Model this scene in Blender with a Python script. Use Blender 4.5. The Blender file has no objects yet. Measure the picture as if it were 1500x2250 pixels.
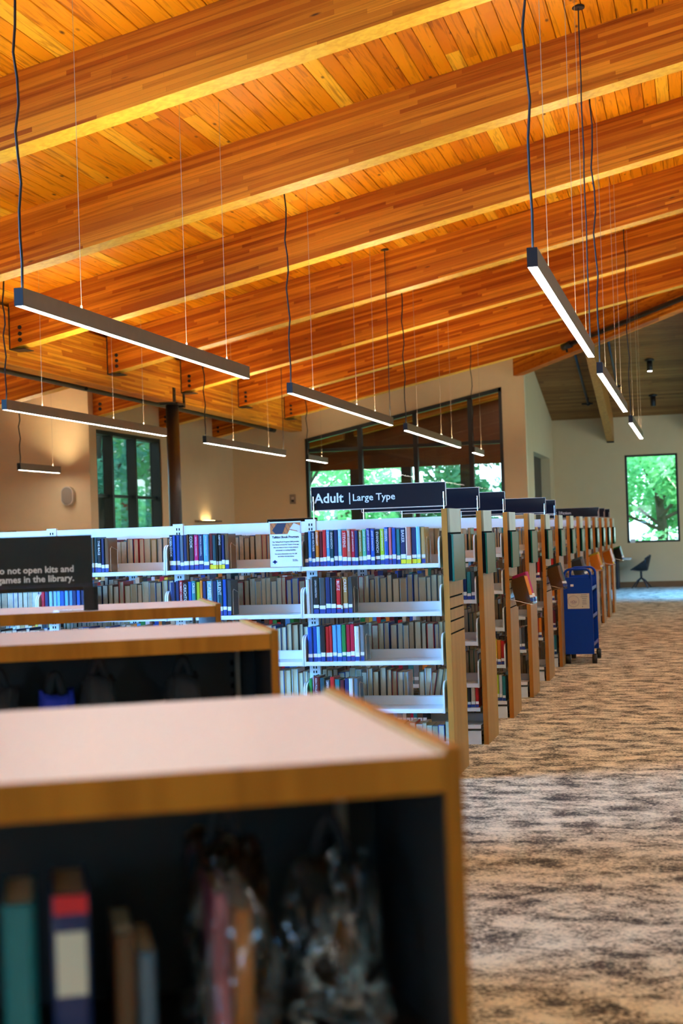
import bpy, math, random
from mathutils import Vector, Matrix, Euler
random.seed(7)
scn = bpy.context.scene
COL = scn.collection
# ------------------------------------------------------------------ camera
TH, PT, RO, CZ = 0.24616, 0.01673, -0.03343, 1.601
F_ = Vector((-math.sin(TH)*math.cos(PT), math.cos(TH)*math.cos(PT), math.sin(PT)))
R_ = Vector((math.cos(TH), math.sin(TH), 0)); U_ = R_.cross(F_)
R2 = R_*math.cos(RO)+U_*math.sin(RO); U2 = -R_*math.sin(RO)+U_*math.cos(RO)
cd = bpy.data.cameras.new('camera'); cam = bpy.data.objects.new('camera', cd); COL.objects.link(cam)
cd.sensor_fit = 'VERTICAL'; cd.sensor_height = 36; cd.lens = 3125/2250*36
m3 = Matrix((R2, U2, -F_)).transposed()
cam.matrix_world = Matrix.Translation((0, 0, CZ)) @ m3.to_4x4()
cd.dof.use_dof = True; cd.dof.focus_distance = 11.4; cd.dof.aperture_fstop = 2.6
cd.clip_end = 300
scn.camera = cam
# ------------------------------------------------------------------ world, exposure
scn.view_settings.view_transform = 'Standard'; scn.view_settings.look = 'None'
scn.view_settings.gamma = 1; scn.view_settings.use_curve_mapping = False
scn.view_settings.exposure = 0.0
w = bpy.data.worlds.new('sky'); scn.world = w; w.use_nodes = True
nt = w.node_tree; bg = nt.nodes['Background']
tc = nt.nodes.new('ShaderNodeTexCoord'); nz = nt.nodes.new('ShaderNodeTexNoise'); nz.inputs['Scale'].default_value = 3
cr = nt.nodes.new('ShaderNodeValToRGB')
cr.color_ramp.elements[0].position = .35; cr.color_ramp.elements[0].color = (.45, .78, 1, 1)
cr.color_ramp.elements[1].position = .65; cr.color_ramp.elements[1].color = (.85, .97, 1, 1)
nt.links.new(tc.outputs['Generated'], nz.inputs['Vector']); nt.links.new(nz.outputs['Fac'], cr.inputs['Fac'])
nt.links.new(cr.outputs['Color'], bg.inputs['Color']); bg.inputs['Strength'].default_value = 6.0
def area(name, loc, direction, sx, sy, power, color):
    l = bpy.data.lights.new(name, 'AREA'); l.shape = 'RECTANGLE'; l.size = sx; l.size_y = sy
    l.energy = power; l.color = color
    o = bpy.data.objects.new(name, l); COL.objects.link(o); o.location = loc
    o.rotation_euler = Vector(direction).to_track_quat('-Z', 'Y').to_euler(); return o
# daylight coming in through the windows of the left and right walls, which lie outside the frame
lw = area('left_window_daylight', (-15.7, 4.5, 2.0), (1, 0.2, -.05), 8.5, 2.0, 3700, (.11, .44, 1)); lw.data.spread = math.radians(100)
rw = area('right_window_daylight', (3.9, 33.0, 2.2), (-1, .3, -.62), 5.0, 1.6, 420, (.08, .38, 1)); rw.data.spread = math.radians(48)
area('bag_highlight_lamp', (-3.0, -2.95, 1.9), (0.1, 1, 0), .4, .5, 14, (.06, .45, 1))  # small unseen lamp added for blue glints on the plastic bags
sl = bpy.data.lights.new('sun', 'SUN'); sl.energy = 5.5; sl.angle = .02; sl.color = (1, .96, .85)
so = bpy.data.objects.new('sun', sl); COL.objects.link(so); so.rotation_euler = Vector((-.25, .75, -.65)).to_track_quat('-Z', 'Y').to_euler()
LED_DOWN, LED_UP = 34.0, 118.0
LED_DOWN_C, LED_UP_C = (1, .92, .80, 1), (1, .80, .50, 1)
# ------------------------------------------------------------------ materials
def new_mat(name):
    m = bpy.data.materials.new(name); m.use_nodes = True
    return m, m.node_tree, m.node_tree.nodes['Principled BSDF']
def N(t, kind, **kw):
    n = t.nodes.new('ShaderNode'+kind)
    for k, v in kw.items():
        if k in n.inputs: n.inputs[k].default_value = v
        else: setattr(n, k, v)
    return n
def flat(name, c, rough=.5, metal=0, var=.12, spec=.5, scale=14, coat=0):
    m, t, p = new_mat(name)
    p.inputs['Roughness'].default_value = rough; p.inputs['Metallic'].default_value = metal
    p.inputs['Specular IOR Level'].default_value = spec; p.inputs['Coat Weight'].default_value = coat
    co = N(t, 'TexCoord'); n = N(t, 'TexNoise', Scale=scale, Detail=4.0)
    mx = N(t, 'Mix', data_type='RGBA')
    mx.inputs[6].default_value = (*[x*(1-var) for x in c], 1); mx.inputs[7].default_value = (*[min(1, x*(1+var)) for x in c], 1)
    t.links.new(co.outputs['Object'], n.inputs['Vector']); t.links.new(n.outputs['Fac'], mx.inputs[0])
    t.links.new(mx.outputs[2], p.inputs['Base Color']); return m
def ramp(t, fac, stops):
    r = N(t, 'ValToRGB'); e = r.color_ramp.elements
    while len(e) < len(stops): e.new(.5)
    for i, (pos, c) in enumerate(stops): e[i].position = pos; e[i].color = (*c, 1)
    t.links.new(fac, r.inputs['Fac']); return r.outputs['Color']
def mapping(t, out, scale):
    mp = N(t, 'Mapping'); mp.inputs['Scale'].default_value = scale; t.links.new(out, mp.inputs['Vector']); return mp.outputs['Vector']
def mixc(t, fac, a, b, blend='MIX'):
    mx = N(t, 'Mix', data_type='RGBA', blend_type=blend)
    for inp, v in ((0, fac), (6, a), (7, b)):
        if hasattr(v, 'links') or hasattr(v, 'is_linked'): t.links.new(v, mx.inputs[inp])
        else: mx.inputs[inp].default_value = v if inp == 0 else (*v, 1)
    return mx.outputs[2]
def bump(t, p, fac, s=.2, d=.01):
    b = N(t, 'Bump', Strength=s, Distance=d); t.links.new(fac, b.inputs['Height']); t.links.new(b.outputs['Normal'], p.inputs['Normal'])
def plank_mat(name, scale, dark, mid, light, along='Y'):
    m, t, p = new_mat(name); p.inputs['Roughness'].default_value = .5; p.inputs['Specular IOR Level'].default_value = .18
    co = N(t, 'TexCoord'); oi = N(t, 'ObjectInfo')
    sep = N(t, 'SeparateXYZ'); t.links.new(co.outputs['Object'], sep.inputs[0])
    # boards butt-jointed along their length: a random offset for each board, one tone for each length
    a = N(t, 'Math', operation='MULTIPLY_ADD'); a.inputs[1].default_value = .27
    t.links.new(sep.outputs['Y' if along == 'Y' else 'X'], a.inputs[0])
    k = N(t, 'Math', operation='MULTIPLY'); k.inputs[1].default_value = 37.7; t.links.new(oi.outputs['Random'], k.inputs[0]); t.links.new(k.outputs[0], a.inputs[2])
    if along == 'X':
        q = N(t, 'Math', operation='MULTIPLY'); q.inputs[1].default_value = 1/.14; t.links.new(sep.outputs['Y'], q.inputs[0])
        f2 = N(t, 'Math', operation='FLOOR'); t.links.new(q.outputs[0], f2.inputs[0]); k2 = N(t, 'Math', operation='MULTIPLY'); k2.inputs[1].default_value = 3.77
        t.links.new(f2.outputs[0], k2.inputs[0]); t.links.new(k2.outputs[0], a.inputs[2])
    fl = N(t, 'Math', operation='FLOOR'); t.links.new(a.outputs[0], fl.inputs[0])
    wn = N(t, 'TexWhiteNoise', noise_dimensions='2D'); cb = N(t, 'CombineXYZ'); t.links.new(fl.outputs[0], cb.inputs[0])
    t.links.new((k2 if along == 'X' else oi).outputs[0 if along == 'X' else 'Random'], cb.inputs[1]); t.links.new(cb.outputs[0], wn.inputs['Vector'])
    base = ramp(t, wn.outputs['Value'], [(0, dark), (.35, mid), (.8, mid), (1, light)])
    off = N(t, 'VectorMath', operation='ADD'); t.links.new(co.outputs['Object'], off.inputs[0]); t.links.new(wn.outputs['Color'], off.inputs[1])
    sc = (22, 1.1, 22) if along == 'Y' else (1.1, 22, 22)
    g = N(t, 'TexNoise', Scale=1.0, Detail=6.0, Distortion=1.2); t.links.new(mapping(t, off.outputs[0], sc), g.inputs['Vector'])
    gr = ramp(t, g.outputs['Fac'], [(.3, (.55, .45, .38)), (.5, (1, 1, 1)), (.72, (1.0, .9, .8))])
    c = mixc(t, 1.0, base, gr, 'MULTIPLY')
    v = N(t, 'TexVoronoi', Scale=1.0, Randomness=1.0); t.links.new(mapping(t, off.outputs[0], (6, 2.3, 6) if along == 'Y' else (2.3, 6, 6)), v.inputs['Vector'])
    kn = ramp(t, v.outputs['Distance'], [(.05, (1, 1, 1)), (.13, (0, 0, 0))])
    c = mixc(t, kn, c, (.12, .035, .008))
    t.links.new(c, p.inputs['Base Color']); bump(t, p, g.outputs['Fac'], .15, .004); return m
def glulam_mat(name, mode):
    m, t, p = new_mat(name); p.inputs['Roughness'].default_value = .5; p.inputs['Specular IOR Level'].default_value = .18
    co = N(t, 'TexCoord'); sep = N(t, 'SeparateXYZ'); t.links.new(co.outputs['Object'], sep.inputs[0])
    cb = N(t, 'CombineXYZ')
    if mode == 'X':
        a = N(t, 'Math', operation='MULTIPLY_ADD'); a.inputs[1].default_value = -.206
        t.links.new(sep.outputs['X'], a.inputs[0]); t.links.new(sep.outputs['Z'], a.inputs[2])
        t.links.new(sep.outputs['X'], cb.inputs[0]); t.links.new(a.outputs[0], cb.inputs[1])
    else:
        t.links.new(sep.outputs['Y'], cb.inputs[0]); t.links.new(sep.outputs['Z'], cb.inputs[1])
    t.links.new(sep.outputs['Y'] if mode == 'X' else sep.outputs['X'], cb.inputs[2])
    b = N(t, 'TexBrick', Scale=1.0); b.inputs['Mortar Size'].default_value = .0006; b.inputs['Brick Width'].default_value = 1.9
    b.inputs['Row Height'].default_value = .041; b.offset = .37; b.inputs['Bias'].default_value = 0
    b.inputs['Color1'].default_value = (.36, .070, .003, 1); b.inputs['Color2'].default_value = (.74, .235, .012, 1); b.inputs['Mortar'].default_value = (.22, .06, .01, 1)
    rr = N(t, 'SeparateXYZ'); t.links.new(cb.outputs[0], rr.inputs[0])
    rd = N(t, 'Math', operation='DIVIDE'); rd.inputs[1].default_value = .041; t.links.new(rr.outputs[1], rd.inputs[0])
    rf = N(t, 'Math', operation='FLOOR'); t.links.new(rd.outputs[0], rf.inputs[0])
    oi = N(t, 'ObjectInfo'); c2 = N(t, 'CombineXYZ'); t.links.new(rf.outputs[0], c2.inputs[0]); t.links.new(oi.outputs['Random'], c2.inputs[1])
    wn = N(t, 'TexWhiteNoise', noise_dimensions='2D'); t.links.new(c2.outputs[0], wn.inputs['Vector'])
    ma = N(t, 'Math', operation='MULTIPLY_ADD'); ma.inputs[1].default_value = 23.0; t.links.new(wn.outputs['Value'], ma.inputs[0]); t.links.new(rr.outputs[0], ma.inputs[2])
    c3 = N(t, 'CombineXYZ'); t.links.new(ma.outputs[0], c3.inputs[0]); t.links.new(rr.outputs[1], c3.inputs[1])
    t.links.new(c3.outputs[0], b.inputs['Vector'])
    if mode == 'Y': b.inputs['Color1'].default_value = (.56, .17, .010, 1); b.inputs['Color2'].default_value = (.88, .42, .03, 1)
    g = N(t, 'TexNoise', Scale=1.0, Detail=5.0, Distortion=.8); t.links.new(mapping(t, cb.outputs[0], (.7, 26, 12)), g.inputs['Vector'])
    gr = ramp(t, g.outputs['Fac'], [(.3, (.6, .5, .42)), (.5, (1, 1, 1)), (.75, (1.0, .93, .86))])
    c = mixc(t, 1.0, b.outputs['Color'], gr, 'MULTIPLY')
    v = N(t, 'TexVoronoi', Scale=1.0); t.links.new(mapping(t, cb.outputs[0], (1.0, 4.5, 1.5)), v.inputs['Vector'])
    kn = ramp(t, v.outputs['Distance'], [(.02, (1, 1, 1)), (.06, (0, 0, 0))])
    c = mixc(t, kn, c, (.10, .03, .008))
    t.links.new(c, p.inputs['Base Color']); bump(t, p, g.outputs['Fac'], .1, .003); return m
def carpet_mat():
    m, t, p = new_mat('mottled_carpet'); p.inputs['Roughness'].default_value = .95; p.inputs['Specular IOR Level'].default_value = .1
    co = N(t, 'TexCoord')
    a = N(t, 'TexNoise', Scale=1.0, Detail=7.0, Roughness=.72, Distortion=.3); t.links.new(mapping(t, co.outputs['Object'], (4.2, 6.5, 1)), a.inputs['Vector'])
    b = N(t, 'TexNoise', Scale=1.0, Detail=3.0, Roughness=.7); t.links.new(mapping(t, co.outputs['Object'], (50, 105, 1)), b.inputs['Vector'])
    s = N(t, 'Math', operation='MULTIPLY_ADD'); s.inputs[1].default_value = .65; t.links.new(b.outputs['Fac'], s.inputs[0])
    k = N(t, 'Math', operation='MULTIPLY'); k.inputs[1].default_value = .75; t.links.new(a.outputs['Fac'], k.inputs[0]); t.links.new(k.outputs[0], s.inputs[2])
    c = ramp(t, s.outputs[0], [(.60, (.060, .052, .042)), (.655, (.15, .125, .095)), (.695, (.52, .435, .29)), (.78, (.86, .74, .52))])
    t.links.new(c, p.inputs['Base Color']); bump(t, p, b.outputs['Fac'], .4, .006); return m
def wood_lam(name, c1, c2, rough=.4):
    m, t, p = new_mat(name); p.inputs['Specular IOR Level'].default_value = .25; p.inputs['Roughness'].default_value = rough
    co = N(t, 'TexCoord'); g = N(t, 'TexNoise', Scale=1.0, Detail=6.0, Distortion=.6)
    t.links.new(mapping(t, co.outputs['Object'], (14, 14, 1.2)), g.inputs['Vector'])
    t.links.new(ramp(t, g.outputs['Fac'], [(.35, c1), (.65, c2)]), p.inputs['Base Color']); return m
def glass_mat(name='window_glass', tint=(.92, .97, .96), refl=.9):
    m, t, p = new_mat(name); t.nodes.remove(p); out = t.nodes['Material Output']
    tr = N(t, 'BsdfTransparent'); tr.inputs[0].default_value = (*tint, 1); gl = N(t, 'BsdfGlossy', Roughness=.01)
    fr = N(t, 'Fresnel', IOR=1.5); mu = N(t, 'Math', operation='MULTIPLY'); mu.inputs[1].default_value = refl; mix = N(t, 'MixShader')
    t.links.new(fr.outputs[0], mu.inputs[0]); t.links.new(mu.outputs[0], mix.inputs[0]); t.links.new(tr.outputs[0], mix.inputs[1]); t.links.new(gl.outputs[0], mix.inputs[2])
    t.links.new(mix.outputs[0], out.inputs[0]); return m
def emit_mat(name, c, s):
    m, t, p = new_mat(name); p.inputs['Emission Color'].default_value = c; p.inputs['Emission Strength'].default_value = s
    p.inputs['Base Color'].default_value = (.9, .9, .9, 1); return m
def attr_mat(name, src, rough=.45, coat=0.0):
    m, t, p = new_mat(name); p.inputs['Roughness'].default_value = rough; p.inputs['Coat Weight'].default_value = coat
    co = N(t, 'TexCoord'); n = N(t, 'TexNoise', Scale=25.0)
    if src == 'obj': o = N(t, 'ObjectInfo').outputs['Color']
    else: o = N(t, 'VertexColor', layer_name='Col').outputs['Color']
    t.links.new(co.outputs['Object'], n.inputs['Vector'])
    c = mixc(t, 1.0, o, ramp(t, n.outputs['Fac'], [(.3, (.82, .82, .82)), (.6, (1, 1, 1))]), 'MULTIPLY')
    t.links.new(c, p.inputs['Base Color']); return m
def pages_mat():
    m, t, p = new_mat('book_pages'); p.inputs['Roughness'].default_value = .8
    co = N(t, 'TexCoord'); n = N(t, 'TexNoise', Scale=1.0, Detail=2.0); t.links.new(mapping(t, co.outputs['Object'], (70, 2, 2)), n.inputs['Vector'])
    oi = N(t, 'ObjectInfo')
    c = mixc(t, 1.0, ramp(t, n.outputs['Fac'], [(.3, (.66, .48, .30)), (.6, (.95, .76, .50))]), ramp(t, oi.outputs['Random'], [(0, (.6, .5, .42)), (.5, (.9, .86, .8)), (1, (.82, .88, .95))]), 'MULTIPLY')
    t.links.new(c, p.inputs['Base Color']); return m
def leaf_mat(name, c1, c2):
    m, t, p = new_mat(name); out = t.nodes['Material Output']
    n = N(t, 'TexNoise', Scale=.9, Detail=3.0); co = N(t, 'TexCoord'); t.links.new(co.outputs['Object'], n.inputs['Vector'])
    c = ramp(t, n.outputs['Fac'], [(.35, c1), (.65, c2)]); t.links.new(c, p.inputs['Base Color']); p.inputs['Roughness'].default_value = .5
    tl = N(t, 'BsdfTranslucent'); t.links.new(c, tl.inputs[0]); mx = N(t, 'MixShader'); mx.inputs[0].default_value = .5
    t.links.new(p.outputs[0], mx.inputs[1]); t.links.new(tl.outputs[0], mx.inputs[2]); t.links.new(mx.outputs[0], out.inputs[0]); return m
M = dict(
    plank=plank_mat('ceiling_plank_wood', 1, (.60, .165, .003), (.78, .27, .004), (.95, .50, .03)),
    farplank=plank_mat('far_ceiling_wood_dimmed', 1, (.20, .08, .018), (.28, .12, .03), (.36, .17, .045), 'X'),  # far planks: same timber, colour darkened for the weaker light there
    beam=glulam_mat('glulam_beam', 'X'), girder=glulam_mat('glulam_girder', 'Y'), rafter=wood_lam('pale_rafter_wood', (.42, .17, .035), (.55, .26, .06)), soffit=wood_lam('soffit_wood_brightened', (.80, .40, .02), (.95, .58, .05)),  # soffit: light on the beam undersides put into a paler wood colour
    carpet=carpet_mat(), wall=flat('painted_wall', (.80, .62, .37), .85, var=.04, spec=.2, scale=3),
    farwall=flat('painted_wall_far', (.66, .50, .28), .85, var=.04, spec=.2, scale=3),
    white=flat('white_enamel_steel', (.80, .80, .80), .38, var=.03),
    lam=wood_lam('tan_laminate', (.34, .18, .048), (.43, .24, .07), .42),
    edge=wood_lam('orange_wood_edge', (.42, .15, .022), (.52, .205, .032), .45),
    casetop=flat('pale_laminate_top', (.90, .82, .80), .33, var=.03, scale=60),
    caseedge=wood_lam('case_wood_edge', (.34, .115, .006), (.46, .17, .012), .4),
    casein=flat('shade_dark_case_back', (.022, .022, .026), .6), caseint=flat('shade_dark_case_wood', (.03, .02, .014), .6),  # case interiors near black: their unlit shade is put into the colour
    black=flat('black_metal', (.012, .012, .014), .45, spec=.4), darkbronze=flat('dark_bronze', (.035, .028, .022), .4, .3),
    housing=flat('fixture_housing', (.22, .175, .125), .5, .1), frame=flat('window_frame_black', (.012, .014, .016), .4),
    pipe=flat('black_pipe', (.035, .03, .027), .3, .6), bluepipe=flat('blue_steel_pipe', (.03, .06, .10), .4, .5),
    column=flat('bronze_column', (.035, .030, .026), .42, .2), glass=glass_mat(),
    led=emit_mat('led_diffuser', LED_DOWN_C, LED_DOWN), ledup=emit_mat('led_uplight', LED_UP_C, LED_UP), ledweak=emit_mat('sconce_lens', (1, .78, .4, 1), 14),
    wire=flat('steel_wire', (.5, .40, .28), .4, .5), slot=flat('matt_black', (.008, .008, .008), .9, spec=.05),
    cover=attr_mat('book_cover', 'obj', .35, .3), coverv=attr_mat('shelved_book_cover', 'v', .45), pages=pages_mat(),
    label=flat('paper_label', (.80, .80, .80), .6, var=.02), navy=flat('navy_sticker', (.02, .05, .28), .5), yellow=flat('yellow_sticker', (.85, .70, .02), .5),
    signblk=flat('sign_panel_black', (.010, .010, .016), .10, var=.02, spec=.22), signtxt=flat('sign_lettering', (.78, .78, .80), .5, var=.01),
    rod=flat('chrome_rod', (.75, .68, .62), .25, .5), steel=flat('brushed_steel', (.42, .42, .34), .35, .75, var=.2, scale=5),
    green=flat('green_glass_edge', (.004, .12, .075), .2), acryl=flat('glossy_green_acrylic', (.07, .11, .09), .16, .6, var=.3, scale=4),
    clear=glass_mat('clear_acrylic', (.97, .98, .98), .5), plastic=glass_mat('clear_bag_plastic', (.90, .92, .95), 1.5),
    blue=flat('blue_painted_steel', (.0005, .045, .36), .4, var=.06, spec=.25), rubber=flat('black_rubber', (.012, .012, .012), .5),
    paper=flat('white_paper', (.78, .82, .86), .6, var=.02), cream=flat('cream_paper', (.70, .64, .52), .6, var=.03),
    ink=flat('dark_ink', (.02, .02, .05), .6), woodprint=flat('printed_wood', (.55, .16, .03), .6, var=.3), sleeve=flat('printed_sleeve', (.62, .62, .78), .6, var=.1),
    purple=flat('purple_ink', (.16, .06, .2), .6), base=flat('baseboard_brown', (.20, .085, .025), .5), wallplate=flat('grey_plastic', (.32, .27, .21), .6),
    speaker=flat('speaker_grille', (.26, .21, .16), .7, var=.2, scale=120), cream2=flat('speaker_rim', (.62, .52, .40), .5),
    shell=flat('black_chair_shell', (.010, .012, .014), .3), ground=flat('outdoor_grass', (.10, .22, .04), .9, var=.4, scale=.8),
    bark=flat('tree_bark', (.06, .05, .035), .9, var=.4), brick=flat('red_brick_house', (.30, .09, .05), .9, var=.2),
    leafa=leaf_mat('leaf_bright', (.12, .50, .24), (.42, .88, .48)), leafb=leaf_mat('leaf_teal', (.08, .45, .38), (.35, .80, .62)), leafc=leaf_mat('leaf_dark', (.02, .14, .08), (.10, .34, .16)),
    porch=flat('porch_dark_wood', (.20, .055, .018), .6, var=.3, scale=2), postm=flat('porch_post', (.06, .05, .055), .5),
    cloth=flat('black_bag_cloth', (.012, .012, .016), .8), bluecloth=flat('blue_bag_cloth', (.01, .03, .42), .7),
)
# ------------------------------------------------------------------ geometry helpers
class MB:
    def __init__(s): s.v = []; s.f = []; s.mi = []; s.c = []
    def add(s, vs, fs, mi=0, col=None):
        b = len(s.v); s.v += [tuple(v) for v in vs]; s.f += [tuple(b+i for i in f) for f in fs]; s.mi += [mi]*len(fs); s.c += [col]*len(fs); return s
    def box(s, x0, x1, y0, y1, z0, z1, mi=0, col=None):
        return s.add([(x, y, z) for z in (z0, z1) for y in (y0, y1) for x in (x0, x1)],
                     [(0, 2, 3, 1), (4, 5, 7, 6), (0, 1, 5, 4), (2, 6, 7, 3), (0, 4, 6, 2), (1, 3, 7, 5)], mi, col)
    def prism(s, poly, axis, a, b, mi=0):
        # poly: 2D points; axis 0: (y,z) along x; 1: (x,z) along y; 2: (x,y) along z
        def P(p, t): return ((t, p[0], p[1]), (p[0], t, p[1]), (p[0], p[1], t))[axis]
        n = len(poly); vs = [P(p, a) for p in poly]+[P(p, b) for p in poly]
        return s.add(vs, [tuple(range(n)), tuple(range(2*n-1, n-1, -1))]+[(i, i+n, (i+1) % n+n, (i+1) % n) for i in range(n)], mi)
    def tube(s, pts, r, n=8, mi=0, caps=True):
        pts = [Vector(p) for p in pts]; rings = []; up = None
        for i, p in enumerate(pts):
            d = (pts[min(i+1, len(pts)-1)]-pts[max(i-1, 0)]).normalized()
            if up is None: up = Vector((0, 0, 1)) if abs(d.z) < .9 else Vector((1, 0, 0))
            a = d.cross(up).normalized(); b = d.cross(a).normalized(); up = -b if up.dot(-b) > 0 else b
            rr = r[i] if isinstance(r, (list, tuple)) else r
            rings.append([p+a*rr*math.cos(2*math.pi*k/n)+d.cross(a)*rr*math.sin(2*math.pi*k/n) for k in range(n)])
        vs = [v for g in rings for v in g]; fs = []
        for i in range(len(pts)-1):
            for k in range(n): fs.append((i*n+k, i*n+(k+1) % n, (i+1)*n+(k+1) % n, (i+1)*n+k))
        if caps: fs += [tuple(range(n-1, -1, -1)), tuple(range((len(pts)-1)*n, len(pts)*n))]
        return s.add(vs, fs, mi)
    def grid(s, fn, nu, nv, mi=0, closed=False):
        vs = [fn(i/(nu-1), j/(nv-1)) for j in range(nv) for i in range(nu)]
        fs = [(j*nu+i, j*nu+i+1, (j+1)*nu+i+1, (j+1)*nu+i) for j in range(nv-1) for i in range(nu-1)]
        return s.add(vs, fs, mi)
    def mesh(s, name, mats, smooth=False):
        me = bpy.data.meshes.new(name); me.from_pydata(s.v, [], s.f)
        for m in (mats if isinstance(mats, (list, tuple)) else [mats]): me.materials.append(m)
        me.polygons.foreach_set('material_index', s.mi)
        if smooth: me.polygons.foreach_set('use_smooth', [True]*len(s.f))
        if any(c is not None for c in s.c):
            ca = me.color_attributes.new('Col', 'FLOAT_COLOR', 'CORNER'); data = []
            for f, c in zip(s.f, s.c): data += list((*(c or (1, 1, 1)), 1))*len(f)
            ca.data.foreach_set('color', data)
        me.update(); return me
    def build(s, name, mats, parent=None, smooth=False, loc=None):
        return link(name, s.mesh(name, mats, smooth), parent, loc)
def link(name, me, parent=None, loc=None):
    o = bpy.data.objects.new(name, me); COL.objects.link(o)
    if parent: o.parent = parent
    if loc: o.location = loc
    return o
def B(*a, **k): return MB().box(*a, **k)
def bevel(o, w=.003, seg=2):
    m = o.modifiers.new('bevel', 'BEVEL'); m.width = w; m.segments = seg; m.limit_method = 'ANGLE'; return o
def tag(o, label, cat, group=None, kind=None):
    o['label'] = label; o['category'] = cat
    if group: o['group'] = group
    if kind: o['kind'] = kind
    return o
def thing(name, label, cat, loc=(0, 0, 0), rz=0, group=None):
    o = bpy.data.objects.new(name, None); COL.objects.link(o); o.location = loc; o.rotation_euler = (0, 0, rz); o.empty_display_size = .1
    return tag(o, label, cat, group)
def struct(name, mb, mat, label=None, parent=None, smooth=False):
    o = mb.build(name, mat, parent, smooth)
    if not parent: o['kind'] = 'structure'
    if label: o['label'] = label
    return o
def text(name, body, size, parent, loc, mat, X=(1, 0, 0), Y=(0, 0, 1), off=0.0, align='LEFT', ext=.0004, inv=None):
    c = bpy.data.curves.new(name, 'FONT'); c.body = body; c.size = size; c.extrude = ext; c.offset = off; c.align_x = align; c.resolution_u = 2
    c.materials.append(mat); o = bpy.data.objects.new(name, c); COL.objects.link(o)
    X = Vector(X); Y = Vector(Y); Z = X.cross(Y); m = Matrix((X, Y, Z)).transposed().to_4x4(); m.translation = Vector(loc)
    if parent: o.parent = parent
    if inv is not None: m = Matrix.Diagonal((1/inv[0], 1/inv[1], 1/inv[2], 1)) @ m
    bpy.data.objects.remove(o) if False else None
    me = bpy.data.meshes.new_from_object(o); bpy.data.objects.remove(o); me.name = name
    if not me.materials: me.materials.append(mat)
    o = bpy.data.objects.new(name, me); COL.objects.link(o)
    if parent: o.parent = parent
    o.matrix_local = m; return o
# ------------------------------------------------------------------ building shell
SL = .206
XG, YG, XW, YF, XS, YA = -8.868, 31.78, -10.57, 37.83, -3.689, 23.65
zb = lambda x: 4.25+SL*(x-XG)            # underside of beams
zp = lambda x: zb(x)+.62                 # underside of roof planks
hipx = lambda y: -3.82+(YG-y)*1.141
hipy = lambda x: YG-(x+3.82)/1.141
zf = lambda y: 4.46+.235*(YF-y)          # underside of the far roof planks
XR, XL, YB = 4.2, -16.0, -3.0
struct('floor', B(XL, XR, YB, YF, -.1, 0), M['carpet'], 'mottled grey and beige carpet')
# ceiling planks, one object each
ceil = struct('ceiling', MB().prism([(XL, zp(XL)+.06), (XR, zp(XR)+.06), (XR, zp(XR)+.12), (XL, zp(XL)+.12)], 1, YB, YA+.2).add([(XW-.3, YA+.2, zp(XW-.3)+.06), (XR, YA+.2, zp(XR)+.06), (XR, hipy(XR)+.2, zp(XR)+.06), (-3.82, YG+.2, zp(-3.82)+.06), (-3.82, 37.5, zp(-3.82)+.06), (XW-.3, 37.5, zp(XW-.3)+.06)], [(0, 5, 4, 3, 2, 1)]), M['plank'], 'orange timber plank ceiling')
x = XL; PW = .148
while x < XR:
    a, b = x+.003, min(x+PW-.003, XR)
    y1 = YA+.2 if b < XW-.1 else (37.4 if b < -3.85 else hipy((a+b)/2))
    h = random.uniform(-.004, .004)
    MB().prism([(a+.004, zp(a)+h), (b-.004, zp(b)+h), (b, zp(b)+.006), (b, zp(b)+.05), (a, zp(a)+.05), (a, zp(a)+.006)], 1, YB, y1).build('ceiling_plank', M['plank'], ceil)
    x += PW
# beams
def beam(n):
    y = 7.618+3.2498*n; x1 = XR if n < 6 else hipx(y)-.02
    if n >= 8: x1 = -3.95
    mb = MB()
    segs = [(XG+.012, x1)] if y > YA+.5 else [(XG+.012, x1)]
    x0 = XW if n >= 5 else XL
    segs.append((x0, XG-.30))
    for a, b in segs:
        mb.prism([(a, zb(a)+.002), (b, zb(b)+.002), (b, zp(b)), (a, zp(a))], 1, y, y+.27)
        mb.prism([(a, zb(a)), (b, zb(b)), (b, zb(b)+.0021), (a, zb(a)+.0021)], 1, y+.002, y+.268, 1)  # thin paler skin carries the painted brightness of the underside
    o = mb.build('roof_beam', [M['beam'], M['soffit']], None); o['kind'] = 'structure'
    o['label'] = 'orange glulam roof beam'
    if n < 8:
        bo = MB(); 
        for k in range(3): bo.tube([(XG+.16, y-.012, zb(XG)+.11+.085*k), (XG+.16, y+.001, zb(XG)+.11+.085*k)], .028, 12)
        for k in range(2): bo.tube([((XW if n >= 5 else XG-.5)+.14, y-.012, zb(XW)+.14+.09*k), ((XW if n >= 5 else XG-.5)+.14, y+.001, zb(XW)+.14+.09*k)], .03, 12)
        bo.build('bolt_heads', M['black'], o)
        br = MB().box(XG, XG+.014, y-.012, y+.282, zb(XG)-.012, zb(XG)+.56).box(XG, XG+.22, y-.005, y+.275, zb(XG)-.014, zb(XG)-.001)
        br.build('beam_hanger', M['black'], o)
    return o
for n in range(-2, 10): beam(n)
gd = struct('girder', B(XG-.29, XG, YB, YG, 4.05, zp(XG-.29)), M['girder'], 'long glulam girder carrying the beams')
cp = MB().box(XG-.3, XG+.012, 23.44, 23.56, 4.04, 4.30).box(XG-.3, XG+.012, 23.94, 24.03, 3.99, 4.26)
for k in range(3):
    for yy in (23.5, 23.99): cp.tube([(XG, yy, 4.10+.07*k), (XG+.02, yy, 4.10+.07*k)], .02, 10)
cp.build('girder_plate', M['darkbronze'], gd)
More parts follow.
